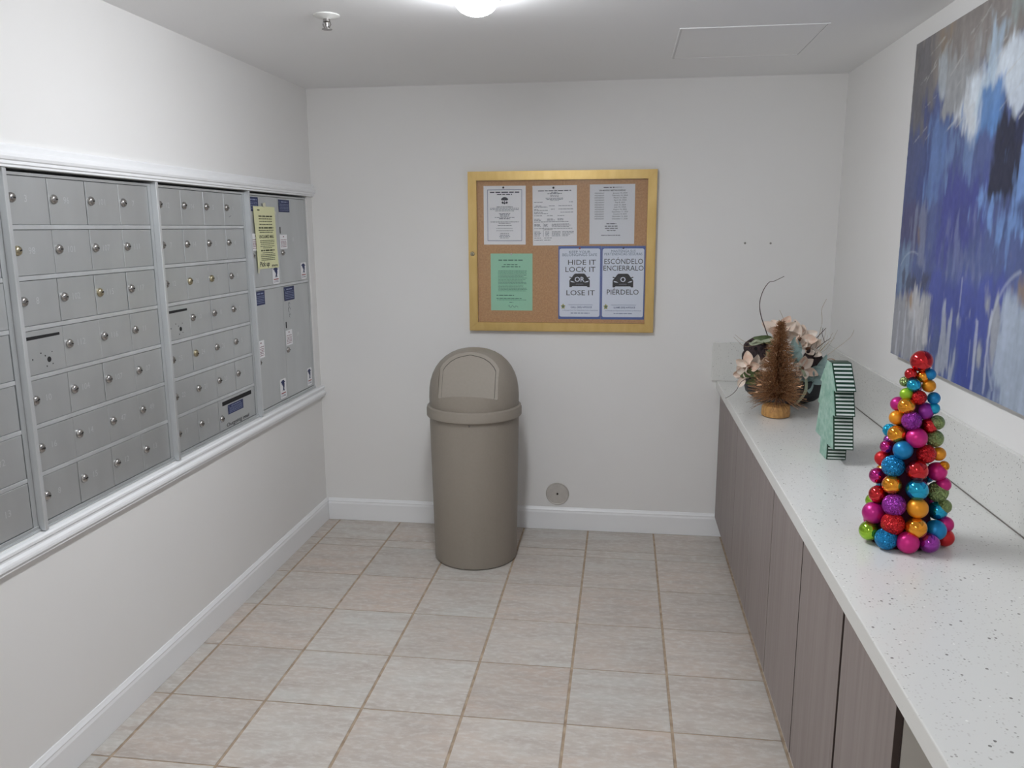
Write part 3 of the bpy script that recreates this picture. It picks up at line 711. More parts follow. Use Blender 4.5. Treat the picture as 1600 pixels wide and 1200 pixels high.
# ------------------------------------------------------------------ cabinets and worktop along the right wall
def laminate():
    m = bpy.data.materials.new('taupe_wood_laminate'); m.use_nodes = True; nt = m.node_tree; N, L = nt.nodes, nt.links
    b = N['Principled BSDF']; b.inputs['Roughness'].default_value = .5
    g = N.new('ShaderNodeNewGeometry'); oi = N.new('ShaderNodeObjectInfo')
    mp = N.new('ShaderNodeMapping'); mp.inputs['Scale'].default_value = (60, 60, 1.1); L.new(g.outputs['Position'], mp.inputs['Vector'])
    n = N.new('ShaderNodeTexNoise'); n.noise_dimensions = '4D'; n.inputs['Scale'].default_value = 1; n.inputs['Detail'].default_value = 7
    L.new(mp.outputs[0], n.inputs['Vector']); ml = N.new('ShaderNodeMath'); ml.operation = 'MULTIPLY'; ml.inputs[1].default_value = 30
    L.new(oi.outputs['Random'], ml.inputs[0]); L.new(ml.outputs[0], n.inputs['W'])
    r = N.new('ShaderNodeValToRGB'); r.color_ramp.elements[0].position = .3; r.color_ramp.elements[0].color = lin((132, 121, 117)); r.color_ramp.elements[1].position = .72; r.color_ramp.elements[1].color = lin((150, 140, 136))
    L.new(n.outputs['Fac'], r.inputs[0]); L.new(r.outputs[0], b.inputs['Base Color'])
    bp = N.new('ShaderNodeBump'); bp.inputs['Strength'].default_value = .08; bp.inputs['Distance'].default_value = .001
    L.new(n.outputs['Fac'], bp.inputs['Height']); L.new(bp.outputs['Normal'], b.inputs['Normal'])
    return m
M_lam = laminate()
M_carc = mat('grey_melamine', (196, 192, 184), .55); M_edge = mat('dark_brown_edge', (62, 50, 46), .6)
def quartz():
    m = bpy.data.materials.new('white_speckled_quartz'); m.use_nodes = True; nt = m.node_tree; N, L = nt.nodes, nt.links
    b = N['Principled BSDF']; b.inputs['Roughness'].default_value = .22
    g = N.new('ShaderNodeNewGeometry')
    def vor(scale, lo, hi, seed):
        mp = N.new('ShaderNodeMapping'); mp.inputs['Location'].default_value = (seed, seed * .7, seed * 1.3); L.new(g.outputs['Position'], mp.inputs['Vector'])
        v = N.new('ShaderNodeTexVoronoi'); v.inputs['Scale'].default_value = scale; L.new(mp.outputs[0], v.inputs['Vector'])
        cm = N.new('ShaderNodeSeparateColor'); L.new(v.outputs['Color'], cm.inputs[0])
        t = N.new('ShaderNodeMath'); t.operation = 'GREATER_THAN'; t.inputs[1].default_value = hi; L.new(cm.outputs[0], t.inputs[0])
        d = N.new('ShaderNodeMath'); d.operation = 'LESS_THAN'; d.inputs[1].default_value = lo; L.new(v.outputs['Distance'], d.inputs[0])
        k = N.new('ShaderNodeMath'); k.operation = 'MULTIPLY'; L.new(t.outputs[0], k.inputs[0]); L.new(d.outputs[0], k.inputs[1]); return k.outputs[0]
    def mix(f, a, c, amt=1.0):
        q = N.new('ShaderNodeMath'); q.operation = 'MULTIPLY'; q.inputs[1].default_value = amt; L.new(f, q.inputs[0])
        x = N.new('ShaderNodeMix'); x.data_type = 'RGBA'; L.new(q.outputs[0], x.inputs['Factor'])
        for s, v in (('A', a), ('B', c)):
            if isinstance(v, tuple): x.inputs[s].default_value = lin(v)
            else: L.new(v, x.inputs[s])
        return x.outputs['Result']
    c = mix(vor(150, .30, .70, 3), (226, 226, 222), (206, 204, 199), .7)
    c = mix(vor(120, .24, .84, 9), c, (128, 124, 116), .6)
    c = mix(vor(75, .22, .95, 5), c, (96, 92, 84), .8)
    c = mix(vor(90, .22, .965, 14), c, (250, 250, 246), .8)
    L.new(c, b.inputs['Base Color']); return m
M_q = quartz()
ZC = .870; CX = .503
ct = thing('worktop', 'long white speckled quartz worktop running along the right wall', 'worktop', (.78, 2.3, .825))
MB().box(CX, XR - .0006, .30, D - .0006, .826, ZC, .0025, 2).build('slab', M_q, ct)
MB().box(XR - .0145, XR - .0006, .30, D - .0152, ZC + .0006, 1.070, .0015).build('side_backsplash', M_q, ct)
MB().box(.476, XR - .0008, D - .0145, D - .0006, ZC + .0006, 1.075, .0015).build('end_backsplash', M_q, ct)
M_caulk = mat('grey_caulk', (120, 116, 110), .8)
MB().box(XR - .0170, XR - .0148, .30, D - .0178, ZC + .0003, ZC + .0030).build('caulk_line', M_caulk, ct)
MB().box(.503, XR - .0172, D - .0170, D - .0148, ZC + .0003, ZC + .0022).build('caulk_line', mat('pale_caulk', (196, 193, 187), .8), ct)
MB().box(.545, XR - .002, .30, .33, .0005, .8255).build('support_panel', M_lam, ct)
JO = [4.050, 3.618, 3.182, 2.719, 2.265, 1.836, 1.467]
ZB, ZT = .115, .806
cabs = [(0, 'far taupe wood laminate base cabinet with a narrow filler strip by the back wall'), (2, 'middle taupe wood laminate base cabinet under the worktop'), (4, 'nearest taupe wood laminate base cabinet with its grey end panel exposed')]
for k, lb in cabs:
    y1, ym, y0 = JO[k], JO[k + 1], JO[k + 2]
    ytop = D - .0165 if k == 0 else y1
    c = thing('base_cabinet', lb, 'cabinet', (.80, (y0 + y1) / 2, 0), 'base cabinets under the worktop')
    MB().box(.5475, XR - .002, y0 + .0006, ytop - .0006, ZB, .8255).build('carcass', M_carc, c)
    MB().box(.600, XR - .002, y0 + .0006, ytop - .0006, .0005, ZB - .0005).build('toe_kick', M_edge, c)
    MB().box(.5455, .5470, y0 + .0008, ytop - .0008, ZB, .8255).build('edge_band', M_edge, c)
    for q, (a, b) in enumerate(((ym, y1), (y0, ym))):
        xo = (0.0, .0003, .0006, .0012, .0026, .0062)[k + q]
        m = MB(); m.box(.525 + xo, .5435 + xo * .3, a + .0018, b - .0018, ZB - .003, ZT + .010, .0007)
        for f_ in m.bm.faces:
            f_.normal_update()
            if abs(f_.normal.y) > .9: f_.material_index = 1
        m.build('door', [M_lam, M_edge], c)
    if k == 0: MB().box(.525, .5435, y1 + .003, D - .0166, ZB - .003, ZT + .010, .0008).build('filler_strip', M_lam, c)

# ------------------------------------------------------------------ the canvas on the right wall
import numpy as np
def vnoise(x, y, seed):
    rs = np.random.RandomState(seed); tab = rs.rand(256, 256)
    xi = np.floor(x).astype(int); yi = np.floor(y).astype(int); fx = x - xi; fy = y - yi
    fx = fx * fx * (3 - 2 * fx); fy = fy * fy * (3 - 2 * fy)
    g = lambda a, b: tab[a % 256, b % 256]
    return (g(xi, yi) * (1 - fx) + g(xi + 1, yi) * fx) * (1 - fy) + (g(xi, yi + 1) * (1 - fx) + g(xi + 1, yi + 1) * fx) * fy
def fbm(x, y, seed, n=4):
    t = 0; a = .5
    for k in range(n): t = t + a * vnoise(x * 2 ** k, y * 2 ** k, seed + k); a *= .5
    return t / (1 - .5 ** n)
PW_, PZ0, PZ1 = 1.50, 1.190, 2.312
NS, NT = 300, 240
sg, tg = np.meshgrid(np.linspace(0, PW_, NS), np.linspace(PZ0, PZ1, NT))
img = np.zeros((NT, NS, 3))
L3 = lambda c: np.array(lin(c)[:3])
def brush(s0, s1, z0, z1, col, op=1.0, soft=.03, warp=.06, streak=(10, 40), ang=0.0, dry=.35, seed=1):
    """one dry, ragged, streaky swath of paint"""
    global img
    cs, cz = (s0 + s1) / 2, (z0 + z1) / 2; a = math.radians(ang)
    ds, dz = sg - cs, tg - cz
    u = ds * math.cos(a) + dz * math.sin(a); v = -ds * math.sin(a) + dz * math.cos(a)
    u = u + (fbm(sg * 9, tg * 9, seed) - .5) * warp * 2; v = v + (fbm(sg * 7, tg * 7, seed + 9) - .5) * warp * 2
    du = (s1 - s0) / 2 - np.abs(u); dv = (z1 - z0) / 2 - np.abs(v)
    e = np.minimum(du, dv) / soft
    tex = fbm(sg * streak[1], tg * streak[0], seed + 20, 3)
    m = np.clip(e + (tex - .5) * 2.4 * dry / .35, 0, 1) * op
    shade = (1 + (tex - .5) * .45)[..., None]
    img = img * (1 - m[..., None]) + (L3(col) * shade) * m[..., None]
brush(-.2, 1.7, 1.0, 2.5, (80, 94, 142), 1, seed=2)
brush(-.1, 1.6, 2.10, 2.45, (142, 136, 132), 1, .05, .08, seed=3)
brush(-.05, .22, 1.95, 2.35, (112, 110, 114), .95, .06, .05, seed=4)
brush(.20, .34, 2.14, 2.34, (146, 130, 112), .8, .05, .05, seed=5)
brush(.75, 1.2, 2.20, 2.36, (150, 164, 164), .8, .08, .08, seed=6)
brush(.28, .62, 1.98, 2.22, (158, 160, 162), .95, .04, .06, seed=7)
brush(.22, .33, 2.08, 2.24, (176, 184, 190), .9, .03, .03, seed=8)
brush(-.06, .14, 1.60, 2.02, (76, 86, 128), .9, .05, .06, seed=9)
brush(.10, .26, 1.72, 2.12, (58, 70, 126), .85, .05, .06, seed=10)
brush(.20, .40, 1.74, 2.04, (98, 126, 178), .85, .03, .03, seed=11)
brush(.42, .64, 1.93, 2.08, (206, 212, 218), .95, .04, .06, ang=-25, seed=12)
brush(.50, 1.20, 2.03, 2.20, (214, 224, 234), .97, .04, .06, ang=14, seed=13)
brush(.60, .72, 2.00, 2.24, (176, 196, 214), .85, .04, .04, ang=-12, seed=14)
brush(.60, .75, 1.92, 2.08, (92, 134, 190), .95, .03, .03, seed=15)
brush(.76, .96, 1.98, 2.12, (206, 216, 226), .85, .03, .06, dry=.6, ang=35, seed=16)
brush(.72, .92, 1.70, 1.99, (34, 38, 62), 1, .05, .06, ang=-12, seed=17)
brush(.86, 1.30, 1.90, 2.06, (40, 46, 84), .9, .05, .08, ang=25, seed=18)
brush(.30, .74, 1.55, 1.88, (64, 70, 140), .9, .09, .10, seed=19)
brush(.36, .60, 1.84, 1.96, (110, 136, 178), .7, .06, .08, dry=.7, ang=12, seed=20)
brush(.02, .24, 1.58, 1.76, (74, 72, 112), .8, .05, .06, seed=21)
brush(.14, .30, 1.52, 1.74, (120, 128, 154), .75, .05, .06, dry=.7, seed=22)
brush(.16, .22, 1.60, 1.68, (118, 98, 92), .8, .03, .03, seed=23)
brush(.00, .16, 1.42, 1.60, (116, 138, 166), .85, .04, .05, seed=24)
brush(.46, .74, 1.50, 1.68, (108, 118, 158), .75, .06, .06, dry=.7, seed=25)
brush(.72, 1.05, 1.60, 1.80, (112, 146, 200), .85, .06, .06, dry=.7, ang=20, seed=26)
brush(.84, 1.30, 1.66, 1.78, (46, 54, 98), .8, .05, .06, dry=.6, ang=15, seed=27)
brush(.30, .92, 1.30, 1.54, (70, 82, 152), .95, .05, .06, seed=28)
brush(.05, .30, 1.40, 1.50, (64, 68, 92), .8, .03, .06, dry=.8, seed=29)
brush(-.04, .38, 1.17, 1.43, (156, 158, 164), .97, .03, .03, streak=(5, 60), seed=30)
brush(.14, .36, 1.30, 1.44, (188, 188, 190), .8, .03, .04, dry=.9, seed=31)
brush(.12, .19, 1.38, 1.45, (150, 120, 86), .8, .03, .03, seed=32)
brush(.44, .60, 1.16, 1.40, (158, 164, 178), .9, .03, .05, dry=.9, ang=-12, streak=(6, 50), seed=33)
brush(.60, .74, 1.16, 1.42, (62, 76, 148), .95, .03, .03, seed=34)
brush(.76, .90, 1.30, 1.48, (150, 154, 160), .9, .05, .06, dry=.6, seed=35)
brush(.86, 1.6, 1.14, 1.50, (162, 174, 190), .95, .05, .06, streak=(5, 45), seed=36)
brush(.94, 1.06, 1.46, 1.56, (136, 116, 98), .85, .04, .04, seed=37)
brush(1.05, 1.50, 1.50, 1.72, (70, 90, 150), .9, .06, .08, seed=38)
for k, (s_, za, zb_, w_) in enumerate(((.06, 1.19, 1.36, .010), (.13, 1.19, 1.40, .008), (.22, 1.19, 1.38, .010), (.28, 1.19, 1.33, .008), (.74, 1.19, 1.40, .009), (.82, 1.19, 1.44, .008), (.70, 1.22, 1.34, .006), (.60, 1.41, 1.52, .006))):
    brush(s_ - w_, s_ + w_, za, zb_, (200, 204, 212), .5, .006, .006, seed=50 + k)
for k in range(26):                            # scratchy light strokes
    rs = random.Random(k * 3 + 1); s_ = rs.uniform(.1, 1.3); z_ = rs.uniform(1.95, 2.28)
    brush(s_ - .07, s_ + .07, z_ - .003, z_ + .003, (192, 192, 190), .5, .004, .004, ang=rs.uniform(12, 34), seed=70 + k)
def ring_stroke(cs, cz, r, a0, a1, w_, col):
    global img
    d = np.hypot(sg - cs, tg - cz) - r; an = np.degrees(np.arctan2(tg - cz, sg - cs)) % 360
    m = np.clip(1 - np.abs(d) / w_, 0, 1) * ((an > a0) & (an < a1)) * .45; img = img * (1 - m[..., None]) + L3(col) * m[..., None]
ring_stroke(1.02, 1.36, .20, 105, 225, .010, (190, 198, 210)); ring_stroke(.15, 1.42, .16, 70, 140, .006, (180, 190, 204))
img = img * (1 + (fbm(sg * 70, tg * 70, 99, 3) - .5)[..., None] * .22); img = np.clip(img, 0, 1)
pt = thing('canvas_painting', 'large abstract canvas in blue, grey and white brush strokes on the right wall', 'painting', (XR, 3.25 - PW_ / 2, PZ0))
XP = XR - .034
me = bpy.data.meshes.new('painted_face')
Y = 3.25 - sg
bumpx = XP - .0012 * (fbm(sg * 60, tg * 60, 44, 3) - .5)
vs = np.stack([bumpx, Y, tg], -1).reshape(-1, 3) - np.array(pt.location)
idx = np.arange(NS * NT).reshape(NT, NS)
fs = np.stack([idx[:-1, :-1], idx[1:, :-1], idx[1:, 1:], idx[:-1, 1:]], -1).reshape(-1, 4)
me.from_pydata(vs.tolist(), [], fs.tolist())
ca = me.color_attributes.new('paint', 'FLOAT_COLOR', 'POINT')
ca.data.foreach_set('color', np.concatenate([img.reshape(-1, 3), np.ones((NS * NT, 1))], 1).astype(np.float32).ravel())
me.polygons.foreach_set('use_smooth', [True] * len(me.polygons))
mp_ = bpy.data.materials.new('acrylic_paint'); mp_.use_nodes = True; nt = mp_.node_tree
at_ = nt.nodes.new('ShaderNodeAttribute'); at_.attribute_name = 'paint'; nt.links.new(at_.outputs['Color'], nt.nodes['Principled BSDF'].inputs['Base Color']); nt.nodes['Principled BSDF'].inputs['Roughness'].default_value = .5
me.materials.append(mp_); me.update(); link('painted_face', me, pt)
MB().box(XP + .0012, XR - .0006, 3.25 - PW_ + .0005, 3.2495, PZ0 + .0005, PZ1 - .0005).build('stretcher_frame', mat('grey_canvas_edge', (150, 150, 152), .8), pt)

# ------------------------------------------------------------------ ornament tree
ORN = [(0.0129, -0.0046, 0.4716, 0.0262, 'red', 's'), (-0.0103, -0.0057, 0.439, 0.0128, 'red', 's'), (0.0188, -0.0058, 0.4331, 0.0136, 'gold', 's'), (0.0331, -0.0108, 0.4392, 0.0127, 'blue', 'm'), (-0.0181, 0.0067, 0.417, 0.0113, 'olive', 'g'), (-0.0042, -0.0167, 0.4128, 0.0151, 'cyan', 's'), (0.0334, -0.0109, 0.4101, 0.0143, 'gold', 'm'), (-0.0185, -0.0115, 0.3886, 0.0136, 'lime', 'm'), (0.009, -0.0212, 0.3823, 0.0159, 'red', 'g'), (0.0459, -0.015, 0.3803, 0.0135, 'blue', 'm'), (0.0479, -0.0158, 0.3544, 0.0128, 'cyan', 'm'), (-0.0287, 0.0108, 0.3581, 0.0162, 'magenta', 'm'), (-0.0182, -0.0204, 0.3594, 0.0184, 'gold', 's'), (0.0298, -0.0094, 0.3459, 0.0192, 'purple', 'm'), (-0.0338, -0.0041, 0.3256, 0.0162, 'gold', 'm'), (-0.0074, -0.0332, 0.325, 0.0207, 'purple', 'g'), (0.0422, -0.0134, 0.3093, 0.0185, 'red', 's'), (0.0575, -0.019, 0.3193, 0.016, 'olive', 'g'), (-0.0417, 0.0157, 0.2879, 0.0148, 'cyan', 'g'), (-0.0358, -0.0206, 0.2872, 0.0193, 'gold', 's'), (0.0054, -0.0415, 0.284, 0.0223, 'pink', 'm'), (0.0555, -0.0181, 0.2778, 0.0193, 'olive', 'g'), (-0.0491, 0.0009, 0.2476, 0.0155, 'magenta', 's'), (-0.0244, -0.0417, 0.2518, 0.0208, 'blue', 'm'), (0.0319, -0.0384, 0.2428, 0.0208, 'red', 'g'), (0.0674, -0.0222, 0.2395, 0.0153, 'gold', 'm'), (-0.0546, 0.0103, 0.2141, 0.0173, 'red', 'm'), (-0.0429, -0.0371, 0.2082, 0.0242, 'blue', 'g'), (0.008, -0.0568, 0.2044, 0.0231, 'red', 's'), (0.0679, -0.0219, 0.1934, 0.021, 'pink', 'm'), (0.0812, -0.027, 0.2097, 0.0112, 'gold', 'g'), (-0.0638, 0.0092, 0.1677, 0.0182, 'magenta', 's'), (-0.0453, -0.047, 0.1625, 0.0209, 'gold', 's'), (0.009, -0.0658, 0.1575, 0.0239, 'cyan', 's'), (0.0736, -0.0235, 0.141, 0.0227, 'olive', 'g'), (0.0839, -0.0277, 0.1614, 0.0161, 'pink', 'm'), (-0.0688, -0.0215, 0.1277, 0.0197, 'red', 's'), (-0.0408, -0.0625, 0.1141, 0.0249, 'purple', 'g'), (0.0109, -0.0742, 0.1121, 0.0223, 'gold', 'm'), (0.0776, -0.0248, 0.0915, 0.0211, 'cyan', 's'), (0.0899, -0.0295, 0.1048, 0.0162, 'olive', 'g'), (-0.0769, -0.0271, 0.0794, 0.0246, 'magenta', 'm'), (-0.0429, -0.0715, 0.0683, 0.0249, 'red', 'g'), (0.0088, -0.084, 0.0637, 0.0231, 'gold', 's'), (0.0649, -0.0577, 0.0512, 0.0225, 'blue', 'm'), (0.0966, -0.0313, 0.058, 0.0179, 'pink', 'm'), (-0.0853, -0.0309, 0.0319, 0.0222, 'lime', 's'), (-0.0558, -0.0732, 0.0242, 0.0242, 'blue', 'g'), (-0.0105, -0.0919, 0.0239, 0.0239, 'pink', 'm'), (0.0428, -0.0825, 0.0223, 0.0223, 'purple', 's'), (0.097, -0.0341, 0.0204, 0.0204, 'red', 'm'), (0.1006, -0.0327, 0.0261, 0.0163, 'olive', 'g')]
OCOL = {'red': (196, 26, 34), 'gold': (232, 150, 30), 'blue': (14, 128, 186), 'cyan': (18, 160, 200), 'lime': (150, 194, 44), 'olive': (136, 154, 98), 'magenta': (186, 26, 124), 'pink': (200, 30, 122), 'purple': (150, 48, 160)}
def glitter(name, rgb):
    m = bpy.data.materials.new(name); m.use_nodes = True; nt = m.node_tree; N, L = nt.nodes, nt.links; b = N['Principled BSDF']
    b.inputs['Base Color'].default_value = lin(rgb); b.inputs['Metallic'].default_value = .55; b.inputs['Roughness'].default_value = .32
    g = N.new('ShaderNodeNewGeometry'); v = N.new('ShaderNodeTexVoronoi'); v.inputs['Scale'].default_value = 520; L.new(g.outputs['Position'], v.inputs['Vector'])
    sb = N.new('ShaderNodeVectorMath'); sb.operation = 'SUBTRACT'; L.new(v.outputs['Color'], sb.inputs[0]); sb.inputs[1].default_value = (.5, .5, .5)
    sc = N.new('ShaderNodeVectorMath'); sc.operation = 'SCALE'; sc.inputs['Scale'].default_value = 1.5; L.new(sb.outputs[0], sc.inputs[0])
    ad = N.new('ShaderNodeVectorMath'); ad.operation = 'ADD'; L.new(sc.outputs[0], ad.inputs[0]); L.new(g.outputs['Normal'], ad.inputs[1])
    nm = N.new('ShaderNodeVectorMath'); nm.operation = 'NORMALIZE'; L.new(ad.outputs[0], nm.inputs[0]); L.new(nm.outputs[0], b.inputs['Normal'])
    return m
OM = {}
def omat(c, f):
    if (c, f) not in OM:
        rgb = OCOL[c]
        if f == 'g': OM[c, f] = glitter('glitter_' + c, rgb)
        elif f == 'm': OM[c, f] = mat('satin_' + c, rgb, .34, .45, coat=.1)
        else: OM[c, f] = mat('shiny_' + c, rgb, .07, .85, coat=.5)
    return OM[c, f]
OX, OY = .727, 2.10
ot = thing('ornament_tree', 'cone tree of glossy multicoloured bauble balls standing on the near worktop', 'christmas tree', (OX, OY, ZC))
MB().lathe([(.078, .0008), (.080, .006), (.072, .04), (.010, .43), (.002, .455)], (OX, OY, ZC), 24).build('core_cone', mat('dark_plum_core', (52, 14, 34), .8, spec=.1), ot, True)
sphere_me = {}
def ball(x_, y_, z_, r_, c, f):
    k = (c, f)
    if k not in sphere_me:
        b = MB(); b.sphere((0, 0, 0), 1.0, 28, 18)
        o = b.build('bauble', omat(c, f), None, True, recalc=False); sphere_me[k] = o.data; bpy.data.objects.remove(o)
    o = link('bauble', sphere_me[k], ot, (x_, y_, z_)); o.scale = (r_, r_, r_); o.rotation_euler = (random.random(), random.random(), random.random())
ORN = [(x_, y_, max(z_, r_ * 1.14 + .0008), r_ * (1.14 if r_ < .025 else 1.02), c, f) for x_, y_, z_, r_, c, f in ORN]
for x_, y_, z_, r_, c, f in ORN: ball(x_, y_, z_, r_, c, f)
# the side turned away from the camera carries baubles too
cols = ['red', 'gold', 'blue', 'lime', 'pink', 'purple', 'cyan', 'magenta', 'olive']; rnd = random.Random(3)
placed = [(x_, y_, z_, r_) for x_, y_, z_, r_, _, _ in ORN]
for lev in range(15):
    z_ = .024 + lev * .0290; R_ = .096 - .083 * (z_ / .43); r_ = .0225 - .0105 * (z_ / .43)
    n = max(4, int(2 * PI * R_ / (2 * r_ * 1.04)))
    for k in range(n):
        a = 2 * PI * (k + .5 * (lev % 2)) / n; x_, y_ = R_ * math.cos(a), R_ * math.sin(a)
        if (x_ * -.327 + y_ * -.945) / math.hypot(x_, y_) > -.30: continue
        if all((x_ - p) ** 2 + (y_ - q) ** 2 + (z_ - s_) ** 2 > ((r_ + t) * .90) ** 2 for p, q, s_, t in placed):
            placed.append((x_, y_, z_, r_)); ball(x_, y_, z_, r_, rnd.choice(cols), rnd.choice('smg'))

# ------------------------------------------------------------------ green striped tree block
M_mint = mat('distressed_mint_paint', (164, 194, 180), .7, noise=((26, 26, 40), .9, (120, 164, 144)), bump=((120, 120, 120), .15))
M_dgreen = mat('dark_green_enamel', (14, 60, 38), .45, noise=((40, 40, 40), .5, (8, 40, 28))); M_rib = mat('ivory_ribs', (214, 222, 216), .5)
GX0, GX1, GYC = .7185, .7835, 2.885
gt = thing('tree_block', 'mint green wooden tree cutout with dark green and ivory striped edges on the worktop', 'christmas tree', (.751, GYC, ZC))
half = [(.045, 0.0), (.045, .058), (.128, .058), (.094, .172), (.119, .172), (.080, .255), (.108, .255), (.026, .340)]
out = [(-a, b) for a, b in half] + [(a, b) for a, b in half[::-1]]       # near side first
m = MB()
m.ring_surface([[Vector((GX0, GYC + a, ZC + .0005 + b)) for a, b in out], [Vector((GX1, GYC + a, ZC + .0005 + b)) for a, b in out]], True, True, True)
m.build('block', M_dgreen, gt)
m = MB(); sh = [(a * .985, .001 + b * .994) for a, b in out]
m.ring_surface([[Vector((GX0 - .0022, GYC + a, ZC + .0005 + b)) for a, b in sh], [Vector((GX0 - .0002, GYC + a, ZC + .0005 + b)) for a, b in sh]], True, True, True)
m.build('front_face', M_mint, gt)
for sgn in (-1, 1):
    for (a0, b0), (a1, b1) in zip(half[:-1], half[1:]):
        if abs(b1 - b0) < 1e-6: continue
        n = max(2, int(round((b1 - b0) / .0118)))
        for k in range(n):
            t0 = (k + .30) / n; t1 = (k + .74) / n
            P = []
            for t in (t0, t1):
                a = a0 + (a1 - a0) * t; b = b0 + (b1 - b0) * t; P.append((a, b))
            m = MB(); dl = .0016
            pts = [(sgn * (P[0][0] - .001), P[0][1]), (sgn * (P[0][0] + dl), P[0][1]), (sgn * (P[1][0] + dl), P[1][1]), (sgn * (P[1][0] - .001), P[1][1])]
            m.ring_surface([[Vector((GX0 + .004, GYC + a, ZC + .0005 + b)) for a, b in pts], [Vector((GX1 - .003, GYC + a, ZC + .0005 + b)) for a, b in pts]], True, True, True)
            m.build('rib', M_rib, gt)

# ------------------------------------------------------------------ copper tinsel tree on a wood slice
M_cop = mat('copper_tinsel', (214, 168, 126), .26, .6, noise=((170, 170, 170), .95, (104, 72, 50)))
tx, ty = .664, 3.500
tt = thing('tinsel_tree', 'small copper bristle tree on a round wood slice before the black bowl', 'christmas tree', (tx, ty, ZC))
m = MB().lathe([(.050, .0006), (.058, .004), (.0595, .012), (.058, .040), (.055, .048), (.050, .050)], (tx, ty, ZC), 40)
for v in m.bm.verts:
    a = math.atan2(v.co.y - ty, v.co.x - tx); k = 1 + .035 * math.sin(3 * a + .5) + .02 * math.sin(7 * a); v.co.x = tx + (v.co.x - tx) * k; v.co.y = ty + (v.co.y - ty) * k
m.build('wood_slice', mat('golden_bark', (204, 156, 92), .55, noise=((70, 70, 50), .8, (150, 102, 54)), bump=((160, 160, 120), .5)), tt, True)
MB().tube([(tx, ty, ZC + .048), (tx, ty, ZC + .20), (tx, ty, ZC + .405)], .0028, 6).build('wire_stem', mat('dark_copper', (92, 58, 38), .5, .5), tt)
rnd = random.Random(21); m = MB()
for k in range(2300):
    h = rnd.random() ** 1.15
    z_ = ZC + .082 + .325 * h
    env = (.108 * (1 - h) + .016) * (1 + .10 * math.sin(h * 22))
    Lr = env * rnd.uniform(.72, 1.06); a = rnd.uniform(0, 2 * PI); el = max(rnd.gauss(.12, .42), -.22 - h * 2.5)
    d = Vector((math.cos(a) * math.cos(el), math.sin(a) * math.cos(el), math.sin(el)))
    p0 = Vector((tx, ty, z_)) + d * .002; p1 = p0 + d * Lr
    if h < .05: p1.z -= .012
    s_ = d.cross(Vector((rnd.gauss(0, 1), rnd.gauss(0, 1), rnd.gauss(0, 1)))).normalized() * rnd.uniform(.0008, .0015); s2 = d.cross(s_).normalized() * s_.length
    A = [m.bm.verts.new(p0 + q) for q in (s_, -s_ * .5 + s2 * .87, -s_ * .5 - s2 * .87)]; B = [m.bm.verts.new(p1 + q * .6) for q in (s_, -s_ * .5 + s2 * .87, -s_ * .5 - s2 * .87)]
    for i in range(3): m.bm.faces.new((A[i], A[(i + 1) % 3], B[(i + 1) % 3], B[i]))
    m.bm.faces.new(A[::-1]); m.bm.faces.new(B)
o = m.build('tinsel_bristles', M_cop, tt, recalc=False); o['kind'] = 'stuff'

# ------------------------------------------------------------------ flower arrangement in a black bowl
fx, fy = .755, 3.805
fa = thing('flower_arrangement', 'dried magnolia, seed pod and twig arrangement in a black boat bowl at the worktop corner', 'flower arrangement', (fx, fy, ZC))
M_bowl = mat('matte_black_ceramic', (30, 32, 36), .45)
bp = [(.062, .0006), (.085, .002), (.125, .018), (.158, .050), (.172, .088), (.168, .112), (.160, .116), (.155, .108), (.150, .085), (.10, .045)]
m = MB().lathe(bp, (fx, fy, ZC), 48, sx=1.12, sy=.86, cap1=True)
for v in m.bm.verts:
    if v.co.z > ZC + .08: v.co.z += .022 * abs((v.co.x - fx) / .18) ** 2
m.build('bowl', M_bowl, fa, True)
m = MB().lathe([(.145, .078), (.10, .100), (.04, .112), (.002, .114)], (fx, fy, ZC), 24, sx=1.1, sy=.84); m.build('moss', mat('dark_moss', (58, 60, 40), .95, bump=((200, 200, 200), 1.0)), fa, True)

def leaf(name, base, tip, width, m_, cup=.15, bend=0.0, roll_=0.0, par=None, n=9, prof=None):
    """a leaf or petal as a thin curved blade from base to tip"""
    base, tip = Vector(base), Vector(tip); ax = (tip - base); Ln = ax.length; ax.normalize()
    side = ax.cross(Vector((0.05, -1, .12)))
    if side.length < .1: side = ax.cross(Vector((1, 0, 0)))
    side.normalize(); nor = side.cross(ax); nor.normalize()
    q = Matrix.Rotation(roll_, 3, ax); side = q @ side; nor = q @ nor
    pf = prof or (lambda t: math.sin(PI * min(1, t * .94 + .04)) ** .75)
    m = MB()
    for e in (0.0, .0009):
        V = []
        for i in range(n + 1):
            t = i / n; wd = width / 2 * max(.03, pf(t)); c = base + ax * Ln * t + nor * (bend * Ln * math.sin(PI * t) + e)
            V.append([m.bm.verts.new(c + side * wd * s_ + nor * (cup * wd * 2 * s_ * s_)) for s_ in (-1, -.5, 0, .5, 1)])
        for a, b in zip(V[:-1], V[1:]):
            for i in range(4): m.bm.faces.new((a[i], a[i + 1], b[i + 1], b[i]))
    return m.build(name, m_, par or fa, True, recalc=False)
M_petal = mat('cream_petal', (246, 236, 224), .6, noise=((30, 30, 30), .7, (240, 216, 198))); M_petal2 = mat('blush_petal', (244, 228, 212), .6, noise=((40, 40, 40), .7, (224, 176, 150)))
M_leaf = mat('dark_green_leaf', (74, 92, 52), .5, noise=((50, 50, 50), .6, (104, 120, 76))); M_sage = mat('sage_leaf', (160, 184, 180), .8, noise=((60, 60, 60), .6, (134, 162, 162)))
M_pod = mat('dark_seed_pod', (52, 36, 38), .75, bump=((150, 150, 150), .5)); M_twig = mat('dark_twig', (72, 50, 46), .8); M_straw = mat('straw_twig', (170, 150, 118), .8); M_ribbon = mat('pale_green_ribbon', (164, 172, 146), .7)
